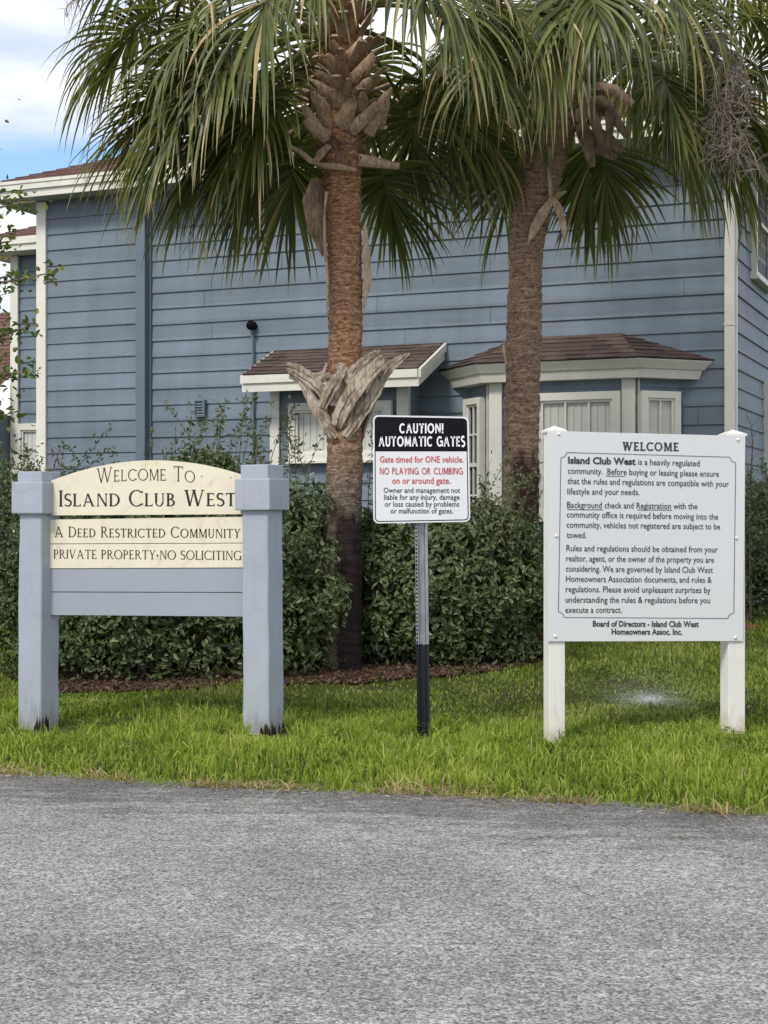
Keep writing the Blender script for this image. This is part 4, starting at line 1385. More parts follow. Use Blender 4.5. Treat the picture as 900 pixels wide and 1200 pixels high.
def make_frond(parent, A, H, pitch, seg_len=1.0, costa=0.45, nseg=60, spread=118, droop=0.72, mat='frond', seed=0, dry=0.0, fold=0.25, lift=0.25):
    """costapalmate leaf: stalk from A to H, blade fanning from H, its segments bending over under their weight. Local to parent."""
    r = np.random.default_rng(seed)
    A, H = Vector(A), Vector(H)
    hd = H - A
    az = math.atan2(hd.y, hd.x)
    out = Vector((math.cos(az), math.sin(az), 0))
    S = Vector((-out.y, out.x, 0))
    Q = MB()
    # stalk
    ctrl = A.lerp(H, 0.5) + Vector((0, 0, lift * hd.length))
    st_ = [A * (1 - t) ** 2 + ctrl * 2 * t * (1 - t) + H * t * t for t in np.linspace(0, 1, 9)]
    tan_end = (H - ctrl).normalized()
    # costa
    T = (out * math.cos(R(pitch)) + Vector((0, 0, math.sin(R(pitch)))))
    c = [H.copy()]
    d = T.copy()
    nC = 8
    for k in range(nC):
        c.append(c[-1] + d * costa / nC)
        d = (d + Vector((0, 0, -1)) * 0.16 * droop).normalized()
    rad = [0.022 - 0.010 * k / 8 for k in range(9)]
    Q.tube(st_, rad, 6, True)
    Q.tube(c, [0.012 - 0.009 * k / nC for k in range(nC + 1)], 5, True)
    nst = len(Q.v)
    nf = len(Q.f)
    for k in range(nf):
        Q.uv[k] = [(0.55, 0.1)] * len(Q.f[k])
    V, Fq, UV = list(Q.v), [], []
    verts, faces, uvs = [], [], []
    nv = 0
    K = 9
    tone = r.uniform(-.12, .12)
    for i in range(nseg):
        u = (i + 0.5) / nseg * 2 - 1                     # -1..1 across the fan
        phi = R(spread) * u
        s0 = (1 - abs(u)) ** 0.8 * costa
        k0 = min(nC - 1, int(s0 / costa * nC))
        o = c[k0].lerp(c[k0 + 1], s0 / costa * nC - k0)
        Tc = (c[k0 + 1] - c[k0]).normalized()
        Nc = S.cross(Tc).normalized() * -1
        if Nc.z < 0: Nc = -Nc
        L = seg_len * (0.70 + 0.30 * math.cos(phi * 0.8)) * (r.uniform(0.86, 1.12) if r.random() > .08 else r.uniform(.5, .8))
        dr = Tc * math.cos(phi) + S * math.sin(phi) + Nc * (fold * abs(math.sin(phi))) + Vector(r.normal(0, .035, 3))
        dr.normalize()
        W = (Nc.cross(dr)).normalized()
        p = o.copy()
        ds = L / (K - 1)
        stiff = r.uniform(0.24, 0.40)
        kd = r.uniform(2.4, 5.0) * droop
        wmax = r.uniform(0.029, 0.043)
        rnd = min(0.999, max(0, r.beta(2.2, 2.4) * .9 + tone * .5 + (0.45 if r.random() < 0.04 + dry else 0)))
        twist = r.normal(0, .8)
        kink = int(r.integers(3, 8)) if r.random() < .30 else -1
        kv = Vector((r.normal(0, .25), r.normal(0, .25), -r.uniform(.3, 1.0)))
        base_i = nv
        for j in range(K):
            t = j / (K - 1)
            w = wmax * (0.35 + 0.65 * min(1, t / 0.3)) * (1 if t < .35 else max(0.02, 1 - ((t - .35) / .65) ** 1.5))
            N = dr.cross(W).normalized()
            if twist and t > .3:
                Wt = (W * math.cos(twist * (t - .3)) + N * math.sin(twist * (t - .3)))
            else:
                Wt = W
            verts += [p - Wt * w / 2, p - N * w * .22, p + Wt * w / 2]
            uvv = t if t < .999 else 1.0
            uvs.append(uvv)
            if j < K - 1:
                if t > stiff:
                    dr = (dr + Vector((0, 0, -1)) * kd * ds * (0.4 + 1.1 * t) + Vector(r.normal(0, .018, 3))).normalized()
                else:
                    dr = (dr + Vector((0, 0, -1)) * 0.22 * droop * ds).normalized()
                if j == kink:
                    dr = (dr + kv).normalized()
                W = (W - dr * W.dot(dr)).normalized()
                p = p + dr * ds
        for j in range(K - 1):
            b = base_i + j * 3
            faces += [(b, b + 1, b + 4, b + 3), (b + 1, b + 2, b + 5, b + 4)]
            t0, t1 = j / (K - 1), (j + 1) / (K - 1)
            UV += [(rnd, t0), (rnd, t0), (rnd, t1), (rnd, t1)] * 2
        nv += 3 * K
    for fi, f in enumerate(faces):
        Q.f.append(tuple(x + nst for x in f)); Q.uv.append(UV[fi * 4: fi * 4 + 4]); Q.mi.append(0)
    Q.v += [tuple(v) for v in verts]
    return Q.build('frond', M[mat], parent, False)

def boots(mb, axis, r0, az0, z0, z1, count, L, out_ang, w0, rr, spin=137.5, curl=0.4, taper=0.55, thick=0.030):
    """stubs of old leaf stalks set spirally on the trunk"""
    for k in range(count):
        t = k / max(1, count - 1)
        z = z0 + (z1 - z0) * t
        a = R(az0 + spin * k) + rr.normal(0, .12)
        c = axis(z)
        rad = r0 * (1 - .1 * t)
        d = Vector((math.cos(a), math.sin(a), 0))
        S = Vector((-d.y, d.x, 0))
        l = L * rr.uniform(.75, 1.25)
        oa = R(out_ang + rr.normal(0, 8))
        lean = rr.normal(0, .25)
        p = c + d * rad * .9
        pts, sd = [], []
        dr = Vector((0, 0, 1)) * math.cos(oa * .8) + d * math.sin(oa * .8) + S * lean
        for j in range(6):
            pts.append(p.copy()); sd.append(S)
            dr = (dr + d * math.sin(oa) * curl * .5).normalized()
            p = p + dr * l / 5
        wd = [w0 * (1 - (1 - taper) * j / 5) * rr.uniform(.92, 1.08) for j in range(6)]
        strap(mb, pts, wd, thick, sd)

# --- palm beside the entrance sign
Z1 = 12.4
B1_ = P(401, 790, Z1); B1_.z = height(B1_.x, B1_.y) - 0.02
palm1 = thing('palm_tree', 'straight palm with a ragged collar of grey leaf bases halfway up its trunk', 'palm tree', B1_, 0, 'palm trees before the house')
tp = [P(401, 800, Z1), P(400, 770, Z1), P(401, 700, Z1), P(402, 600, Z1), P(404, 500, Z1), P(404, 400, Z1), P(404, 300, Z1), P(401, 220, Z1), P(399, 150, Z1), P(398, 60, Z1), P(400, -40, Z1)]
tr = [.200, .172, .160, .152, .152, .138, .145, .158, .185, .165, .10]
trunk1, ax1, ar1 = palm_trunk(tp, tr, 'trunk', M['bark_near'], palm1, B1_)
def axis_of(path, base):
    P_ = [Vector(p) - base for p in path]
    def f(z):
        for a, b in zip(P_, P_[1:]):
            if a.z <= z <= b.z:
                return a.lerp(b, (z - a.z) / (b.z - a.z))
        return P_[0].copy() if z < P_[0].z else P_[-1].copy()
    return f
f1 = axis_of(tp, B1_)
zof = lambda y, Z, b: CAMZ - (y - HY) / F * Z - b.z
# ragged collar of split leaf bases
mb = MB()
rr = np.random.default_rng(3)
zb0 = zof(512, Z1, B1_)
def lattice(az, rise, swing, reach, w, l, tip=0.03, zoff=0.0):
    """one arm of a split leaf base: from the trunk up and outwards, sweeping round by swing degrees"""
    pts, sd = [], []
    n = 10
    for j in range(n):
        t = j / (n - 1)
        a = R(az + swing * t)
        rad = 0.158 + reach * t ** 1.35
        z = zb0 + zoff + rise * t - .04 * t * t
        c = f1(z)
        d = Vector((math.cos(a), math.sin(a), 0))
        pts.append(c + d * rad + Vector((0, 0, rr.normal(0, .004))))
        sd.append(Vector((-d.y, d.x, 0)) * 1.0 + Vector((0, 0, -.5 * math.copysign(1, swing))))
    wd = [w * (0.75 + .5 * math.sin(math.pi * min(1, j / (n - 1) * 1.15)) - .35 * (j / (n - 1)) ** 3) * rr.uniform(.9, 1.1) for j in range(n)]
    wd[-1] = tip
    strap(mb, pts, wd, 0.034, sd)
for az, rise, sw, reach, w in ((15, .58, 30, .26, .08), (-10, .55, -26, .26, .08), (20, .55, 40, .22, .09), (60, .5, -40, .2, .09), (100, .55, 38, .2, .09), (140, .5, -36, .22, .09), (175, .55, 30, .24, .08), (190, .5, -24, .26, .07)):
    lattice(az, rise, sw, reach, w, 0, rr.uniform(.015, .05), rr.uniform(-.03, .05))
def arm(pts_px, dzs, wpx, tilt, thick=.013):
    n = len(pts_px)
    for off in (-.30, .0, .31):
        dx, dy = pts_px[-1][0] - pts_px[0][0], pts_px[-1][1] - pts_px[0][1]
        l = math.hypot(dx, dy)
        ox, oy = -dy / l, dx / l
        spread = [off * w * (1 + .5 * i / n) for i, w in enumerate(wpx)]
        pp = [(x + ox * o + rr.normal(0, .5), y + oy * o + rr.normal(0, .5)) for (x, y), o in zip(pts_px, spread)]
        cut = rr.uniform(-3, 4)
        pp[-1] = (pp[-1][0] + dx / l * cut, pp[-1][1] + dy / l * cut)
        strand(pp, [d + rr.normal(0, .008) for d in dzs], [w * rr.uniform(.42, .62) for w in wpx], tilt, thick)
def strand(pts_px, dzs, wpx, tilt, thick):
    """one split leaf base of the collar, given where it runs on the trunk's near side"""
    q = [P(x, y, Z1 + dz) - B1_ for (x, y), dz in zip(pts_px, dzs)]
    # finer curve
    fine, wd = [], []
    for i in range(len(q) - 1):
        p0, p1, p2, p3 = q[max(i - 1, 0)], q[i], q[i + 1], q[min(i + 2, len(q) - 1)]
        for k in range(4):
            t = k / 4
            fine.append(0.5 * ((2 * p1) + (p2 - p0) * t + (2 * p0 - 5 * p1 + 4 * p2 - p3) * t * t + (3 * p1 - p0 - 3 * p2 + p3) * t ** 3) + Vector(rr.normal(0, .003, 3)))
            wd.append((wpx[i] + (wpx[i + 1] - wpx[i]) * t) / F * Z1 * 1.08 * rr.uniform(.82, 1.18))
    fine.append(q[-1]); wd.append(wpx[-1] / F * Z1)
    sd = []
    for i in range(len(fine)):
        T = (fine[min(i + 1, len(fine) - 1)] - fine[max(i - 1, 0)]).normalized()
        sd.append((T.cross(Vector((0, 1, 0))) + Vector((0, tilt * (1.6 if i < len(fine) * .4 else .9), 0))).normalized())
    strap(mb, fine, wd, thick, sd)
arm([(394, 500), (402, 478), (420, 450), (441, 428), (449, 419)], [-.17, -.21, -.25, -.27, -.28], [12, 16, 16, 12, 4], .35)
arm([(404, 452), (413, 437), (428, 423), (443, 412)], [-.15, -.17, -.19, -.20], [10, 10, 9, 4], .3)
arm([(405, 512), (424, 484), (439, 459), (454, 432), (479, 413)], [-.16, -.16, -.17, -.18, -.18], [12, 15, 13, 11, 3], .5)
arm([(393, 513), (381, 494), (368, 473), (355, 450), (341, 437)], [-.16, -.17, -.18, -.19, -.20], [11, 12, 10, 8, 5], -.5)
arm([(386, 468), (369, 449), (350, 436), (337, 431)], [-.17, -.20, -.22, -.23], [11, 13, 11, 6], -.35)
arm([(377, 478), (385, 459), (397, 442), (404, 428)], [-.18, -.21, -.22, -.21], [10, 12, 9, 4], .4)
arm([(393, 476), (402, 455), (404, 440), (398, 427)], [-.16, -.18, -.18, -.16], [15, 18, 14, 7], -.2)
arm([(428, 478), (437, 452), (446, 437), (458, 437)], [-.12, -.14, -.15, -.15], [8, 9, 8, 3], .3)
arm([(422, 462), (412, 446), (402, 434), (397, 428)], [-.15, -.18, -.19, -.18], [11, 12, 9, 5], -.3)
arm([(396, 446), (383, 441), (370, 441), (362, 445)], [-.14, -.16, -.17, -.17], [8, 10, 8, 3], -.2)
arm([(376, 486), (371, 466), (372, 450), (378, 440)], [-.12, -.13, -.13, -.12], [9, 10, 9, 5], .2)
arm([(410, 498), (418, 476), (416, 458), (408, 446)], [-.15, -.165, -.17, -.16], [9, 11, 10, 6], .2)
arm([(372, 470), (361, 452), (350, 443), (340, 442)], [-.08, -.09, -.10, -.10], [8, 9, 8, 4], -.2)
mb.build('leaf_base_collar', M['boot_grey'], trunk1)
# pineapple of brown stubs under the crown
mb = MB()
boots(mb, f1, .19, 20, zof(150, Z1, B1_), zof(-40, Z1, B1_), 74, .25, 50, .125, rr, 137.5, .25, .68, .046)
boots(mb, f1, .19, 75, zof(152, Z1, B1_), zof(20, Z1, B1_), 26, .32, 60, .10, rr, 101.3, .3, .5, .036)
for (x0, y0), (x1, y1), w in (((380, 152), (377, 114), 17), ((398, 150), (415, 112), 19), ((411, 152), (443, 122), 14), ((431, 156), (450, 116), 14), ((391, 122), (408, 101), 16), ((424, 132), (425, 108), 15), ((394, 116), (362, 94), 15),
        ((375, 158), (356, 123), 14), ((384, 160), (357, 140), 13), ((443, 148), (455, 116), 12), ((395, 101), (370, 77), 16), ((407, 99), (424, 80), 16), ((420, 88), (438, 64), 15), ((400, 88), (382, 64), 16), ((402, 72), (388, 48), 15), ((408, 70), (426, 46), 15), ((385, 136), (366, 108), 15), ((436, 136), (459, 104), 12), ((404, 128), (389, 104), 14), ((417, 112), (434, 92), 14)):
    jit = rr.uniform(-.02, .02)
    q = [P(x0 + (x1 - x0) * t, y0 + (y1 - y0) * t + 5 * t * (1 - t), Z1 - .17 - .16 * t ** .8 - jit) - B1_ for t in (0, .25, .5, .75, 1)]
    T = (q[-1] - q[0]).normalized()
    wm = w / F * Z1
    strap(mb, q, [wm * k * rr.uniform(.93, 1.07) for k in (1.25, 1.12, 1.0, .88, rr.uniform(.35, .75))], .040, [(T.cross(Vector((0, 1, 0))) + Vector((0, rr.uniform(-.3, .3), 0))).normalized()] * 5)
mb.build('leaf_bases', M['boot_brown'], trunk1)
mb = MB()
boots(mb, f1, .165, 0, zof(206, Z1, B1_), zof(150, Z1, B1_), 46, .13, 14, .12, rr, 137.5, .2, .8, .022)
boots(mb, f1, .170, 33, zof(192, Z1, B1_), zof(156, Z1, B1_), 30, .09, 40, .06, rr, 101.0, .3, .5, .02)
mb.build('fibre_wrap', M['fibre'], trunk1)
# peeling strips hanging on the trunk
mb = MB()
def px_strap(own, pts_px, Z, base, wd, thick=.014, sd=Vector((1, 0, .2))):
    q = [P(x, y, Z + dz) - base for x, y, dz in pts_px]
    if isinstance(own, MB):
        strap(own, q, wd, thick, [sd] * len(q))
    else:
        m1 = MB()
        strap(m1, q, wd, thick, [sd] * len(q))
        m1.build('bark_strip', M['boot_brown'], own)
px_strap(trunk1, [(383, 225, -.16), (380, 250, -.17), (381, 290, -.16), (384, 330, -.15), (383, 372, -.14)], Z1, B1_, [.05, .035, .05, .04, .012], .012, Vector((.5, .8, 0)))
px_strap(trunk1, [(428, 262, -.05), (430, 300, -.06), (431, 330, -.05), (426, 362, -.08)], Z1, B1_, [.03, .07, .08, .015], .012, Vector((.7, .5, 0)))
px_strap(trunk1, [(366, 190, -.18), (378, 194, -.20), (396, 195, -.22), (417, 199, -.20)], Z1, B1_, [.03, .05, .05, .03], .02, Vector((0, 0, 1)))
px_strap(trunk1, [(337, 170, -.24), (352, 178, -.22), (366, 190, -.19)], Z1, B1_, [.03, .04, .05], .02, Vector((0, 0, 1)))
px_strap(trunk1, [(385, 170, -.21), (376, 180, -.23), (368, 192, -.24)], Z1, B1_, [.07, .08, .04], .02, Vector((1, 0, .6)))
px_strap(trunk1, [(420, 187, -.1), (440, 190, -.08), (468, 195, -.05)], Z1, B1_, [.10, .09, .05], .03, Vector((0, 0, 1)))
px_strap(trunk1, [(372, 210, .1), (366, 235, .12), (372, 268, .12), (380, 300, .12)], Z1, B1_, [.10, .17, .16, .04], .02)
px_strap(trunk1, [(383, 425, -.15), (378, 440, -.17), (373, 449, -.18)], Z1, B1_, [.02, .03, .006], .01)

def crown(palm, base, axis_top, fronds, Z, seed):
    mb = MB()
    # spear of young leaves and matted fibre at the heart
    for k in range(9):
        a = R(40 * k)
        mb.tube([axis_top + Vector((math.cos(a) * .07, math.sin(a) * .07, -.3)), axis_top + Vector((math.cos(a) * .12, math.sin(a) * .12, .3)), axis_top + Vector((math.cos(a) * .25, math.sin(a) * .25, .95))], [.05, .035, .006], 6)
    cr = mb.build('crown', M['petiole'], palm)
    for k, (hx, hy_, dz, pitch, sl_, co_, kw) in enumerate(fronds):
        H = P(hx, hy_, Z + dz) - base
        d = Vector((H.x - axis_top.x, H.y - axis_top.y, 0))
        dn = d.normalized() if d.length > .01 else Vector((0, -1, 0))
        A = axis_top + dn * .10 + Vector((0, 0, min(0.25, max(-.65, (H.z - axis_top.z) * .55))))
        make_frond(cr, A, H, pitch, sl_, co_, seed=seed + k, **kw)
    return cr
top1 = f1(zof(-20, Z1, B1_))
FR1 = [  # stalk end in photo pixels, depth offset, pitch, segment length, costa, extras
    (280, 75, -.25, -28, 1.15, .55, dict(droop=.45)), (262, 60, .20, -15, 1.15, .55, dict(droop=.45)), (300, 115, -.1, -42, 1.15, .5, dict(droop=.4)),
    (285, 120, .30, -38, 1.15, .5, dict(droop=.45)), (300, 40, -.75, -28, 1.05, .45, dict()), (322, 95, -.55, -55, 1.0, .40, dict(dry=.03, droop=.6)), (235, -5, -.2, -8, 1.1, .5, dict(droop=.6)),
    (275, 5, -.6, -20, 1.1, .5, dict()), (330, -20, -1.0, -30, 1.05, .45, dict()), (190, 20, .45, -12, 1.0, .5, dict(droop=.7)),
    (375, -100, -1.15, -40, .92, .40, dict()), (468, -80, -1.05, -42, .98, .42, dict(dry=.05)),
    (255, 110, .0, -38, 1.1, .5, dict(dry=.02, droop=.5)), (250, 105, .35, -28, 1.1, .5, dict(droop=.45)), (290, 145, -.30, -58, 1.0, .42, dict(droop=.5)), (262, 85, -.55, -36, 1.1, .5, dict(droop=.6)), (315, 150, .15, -60, 1.0, .42, dict(droop=.5)), (270, 30, .55, -20, 1.1, .5, dict(droop=.5)), (240, 95, .1, -18, 1.05, .5, dict(droop=.4)), (505, -25, -.85, -35, 1.0, .45, dict(dry=.03)),
    (520, 20, -.5, -30, 1.0, .45, dict(droop=.6)), (545, -15, -.3, -25, 1.0, .45, dict(dry=.04)), (560, 45, .2, -30, 1.0, .45, dict()),
    (500, 95, .55, -45, 1.0, .45, dict(droop=.6)), (470, 120, .75, -48, 1.0, .45, dict(droop=.5)), (530, 110, .75, -42, .95, .45, dict(droop=.6)), (445, 195, .75, -40, .85, .35, dict(spread=95, droop=.35)),
    (350, 165, .7, -60, 1.0, .40, dict(droop=.4)), (325, 140, .45, -55, 1.05, .45, dict(droop=.45)), (300, 90, .65, -38, 1.0, .45, dict()), (420, 60, .95, -50, 1.0, .45, dict()), (380, 90, .95, -50, 1.0, .45, dict()),
    (330, -150, .3, 20, 1.0, .5, dict(droop=.5)), (460, -150, .5, 20, 1.0, .5, dict(droop=.5)), (560, -70, .1, 0, 1.1, .5, dict(droop=.7)), (230, -80, .2, 0, 1.1, .5, dict(droop=.7)),
]
cr1 = crown(palm1, B1_, top1, FR1, Z1, 100)

# --- leaning palm
Z2 = 13.4
B2_ = P(610, 755, Z2 - .1); B2_.z = height(B2_.x, B2_.y) - .02
palm2 = thing('palm_tree', 'leaning palm with a plain ringed trunk, just left of the white notice board', 'palm tree', B2_, 0, 'palm trees before the house')
tp2 = [P(611, 765, Z2), P(611, 700, Z2), P(610, 600, Z2), P(611, 500, Z2), P(613, 400, Z2), P(617, 300, Z2), P(622, 260, Z2), P(634, 205, Z2), P(650, 150, Z2), P(672, 90, Z2), P(700, 0, Z2)]
tr2 = [.22, .172, .160, .156, .156, .150, .170, .192, .190, .17, .10]
trunk2, _, _ = palm_trunk(tp2, tr2, 'trunk', M['bark_far'], palm2, B2_)
f2 = axis_of(tp2, B2_)
mb = MB()
boots(mb, f2, .17, 60, zof(150, Z2, B2_), zof(-10, Z2, B2_), 34, .36, 46, .10, rr, 137.5, .5)
for (x0, y0, x1, y1, x2, y2, dz, w) in ((675, 135, 715, 130, 735, 160, -.30, .12), (680, 145, 690, 175, 694, 196, -.34, .11), (690, 120, 715, 125, 713, 172, -.36, .10), (690, 160, 715, 165, 728, 178, -.15, .12), (688, 110, 720, 106, 742, 122, -.1, .12), (690, 175, 708, 178, 722, 186, -.05, .10),
        (640, 130, 618, 128, 604, 150, -.2, .10), (645, 150, 625, 150, 610, 168, -.1, .10), (680, 100, 700, 150, 706, 170, -.4, .09)):
    px_strap(mb, [(x0, y0, dz * .6), ((x0 + x1) / 2, (y0 + y1) / 2 - 4, dz * .9), (x1, y1, dz), (x2, y2, dz)], Z2, B2_, [w * 1.1, w * 1.15, w * 1.0, w * .55], .028, Vector((.3, .2, 1)))
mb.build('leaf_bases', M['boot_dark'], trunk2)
mb = MB()
px_strap(trunk2, [(644, 172, -.22), (643, 200, -.23), (645, 225, -.21), (647, 242, -.20)], Z2, B2_, [.03, .035, .03, .02], .012)
px_strap(trunk2, [(648, 232, -.22), (636, 250, -.24), (626, 268, -.25), (619, 284, -.24)], Z2, B2_, [.05, .09, .08, .012], .014)
px_strap(trunk2, [(648, 232, -.22), (655, 245, -.24), (660, 262, -.24), (661, 284, -.22)], Z2, B2_, [.05, .07, .06, .01], .014)
px_strap(trunk2, [(648, 236, -.23), (655, 228, -.28), (664, 224, -.30)], Z2, B2_, [.05, .07, .02], .014)
px_strap(trunk2, [(591, 398, -.2), (590, 412, -.24), (593, 426, -.22)], Z2, B2_, [.015, .03, .015], .012)
top2 = f2(zof(40, Z2, B2_))
FR2 = [
    (600, 25, -.75, -35, 1.02, .45, dict(dry=.06)), (625, -5, -1.0, -32, 1.05, .45, dict(dry=.06)), (570, 20, -.3, -28, 1.0, .45, dict(dry=.03)), (655, 10, -1.1, -38, 1.0, .45, dict(dry=.10)),
    (715, -45, -1.1, -38, 1.0, .45, dict()), (770, -35, -.9, -32, 1.0, .45, dict(dry=.04)), (690, -30, -1.2, -35, .95, .45, dict(dry=.08)),
    (590, 115, .5, -45, 1.0, .45, dict(droop=.5)), (555, 80, .5, -35, 1.0, .45, dict(droop=.6)), (615, 165, .7, -52, .95, .38, dict(droop=.4)), (706, 170, .75, -62, .95, .35, dict(spread=75, droop=.35)), (690, 165, .8, -62, .9, .35, dict(spread=60, droop=.35)),
    (785, 105, .5, -50, 1.1, .45, dict(droop=.5)), (805, 100, .0, -52, 1.15, .5, dict(dry=.03, droop=.5)), (840, 90, -.15, -42, 1.15, .5, dict(dry=.03, droop=.6)), (825, 115, .25, -52, 1.15, .5, dict(droop=.5)), (865, 65, .2, -22, 1.1, .5, dict(droop=.6)), (770, 95, .25, -55, 1.1, .45, dict(droop=.45)),
    (880, 20, -.2, -8, 1.1, .5, dict(droop=.8)), (830, -20, .4, 0, 1.05, .5, dict(droop=.8)), (790, 20, .55, -22, 1.0, .45, dict()), (900, -40, .2, 5, 1.1, .5, dict(droop=.7)),
    (760, 70, -.6, -40, .8, .40, dict(dry=.05)), (735, 40, .9, -40, 1.0, .45, dict()), (660, 60, .9, -40, 1.0, .45, dict()),
    (640, -130, .3, 20, 1.0, .5, dict(droop=.5)), (750, -130, .4, 20, 1.0, .5, dict(droop=.5)),
]
cr2 = crown(palm2, B2_, top2, FR2, Z2, 300)

def flower_stalk(parent, path, spread, n1, n2, l1, l2, seed, mat):
    r = np.random.default_rng(seed)
    mb = MB()
    n = len(path)
    mb.tube(path, [.012 - .008 * k / (n - 1) for k in range(n)], 6)
    for i in range(n1):
        t = (i + .6) / n1 * (n - 1)
        k = min(n - 2, int(t))
        o = path[k].lerp(path[k + 1], t - k)
        a = r.uniform(0, 2 * math.pi)
        d = Vector((math.cos(a), math.sin(a) * .7, r.uniform(-.7, .0))).normalized()
        L = l1 * r.uniform(.6, 1.15) * (1 - .4 * i / n1)
        p = [o]
        for j in range(5):
            d = (d + Vector((r.normal(0, .15), r.normal(0, .15), -.28))).normalized()
            p.append(p[-1] + d * L / 5)
        mb.tube(p, [.005, .0045, .004, .003, .0025, .0015], 4)
        for j in range(n2):
            q = p[1 + j % 5]
            dd = Vector(r.normal(0, 1, 3)); dd.z -= .5; dd.normalize()
            ll = l2 * r.uniform(.5, 1.2)
            m_ = q + dd * ll * .5 + Vector(r.normal(0, .012, 3))
            mb.tube([q, m_, m_ + (dd + Vector((0, 0, -.35))) * ll * .5], [.003, .0024, .0012], 3)
    return mb.build('flower_stalk', mat, parent)
flower_stalk(cr2, [P(x, y, Z2 - .95 + dz) - B2_ for x, y, dz in ((838, 5, .2), (846, 40, .05), (852, 75, 0), (853, 110, 0), (856, 150, .0), (857, 182, .02))], .3, 40, 22, .40, .17, 5, M['stalk'])
flower_stalk(cr1, [P(x, y, Z1 + .3) - B1_ for x, y in ((170, -70), (130, -40), (100, -15), (78, 8))], .3, 11, 8, .22, .10, 6, M['stalk'])

# ------------------------------------------------------------------ shrubs
def leaf_batch(name, pos, nrm_bias, length, width, mat, parent, seed, up=0.0, loc=None):
    """six-cornered folded leaves at the given points (n,3), facing roughly along nrm_bias (n,3)"""
    r = np.random.default_rng(seed)
    n = len(pos)
    N = nrm_bias + r.normal(0, .75, (n, 3)); N[:, 2] += up
    N /= np.linalg.norm(N, axis=1, keepdims=True)
    D = r.normal(0, 1, (n, 3)); D[:, 2] += .35
    D -= N * (D * N).sum(1, keepdims=True)
    D /= np.linalg.norm(D, axis=1, keepdims=True)
    W = np.cross(N, D)
    L = (length * r.uniform(.6, 1.25, n))[:, None]
    w = (width * r.uniform(.7, 1.2, n))[:, None]
    lift = N * w * .22
    v = np.stack([pos, pos + D * L * .32 + W * w * .5 + lift, pos + D * L * .70 + W * w * .42 + lift, pos + D * L - N * L * .10,
                  pos + D * L * .70 - W * w * .42 + lift, pos + D * L * .32 - W * w * .5 + lift], 1).reshape(-1, 3)
    b = (np.arange(n) * 6)[:, None]
    f = np.stack([b + np.array([0, 1, 2, 3]), b + np.array([0, 3, 4, 5])], 1).reshape(-1, 4)
    rnd = np.clip(r.beta(1.5, 2.1, n) + .16 * np.array([noise.noise((p[0] * 2.6, p[1] * 2.6, p[2] * 2.6)) for p in pos]), 0, .999)
    uv = np.zeros((n, 8, 2)); uv[:, :, 0] = rnd[:, None]; uv[:, [2, 4], 1] = 1
    return fast_mesh(name, v, f, uv.reshape(-1, 2), mat, parent, False, loc)

def lump(p, s, seed):
    return noise.noise((p[0] * s + seed, p[1] * s, p[2] * s * 1.2)) + .5 * noise.noise((p[0] * s * 2.3, p[1] * s * 2.3 + seed, p[2] * s * 2.3))

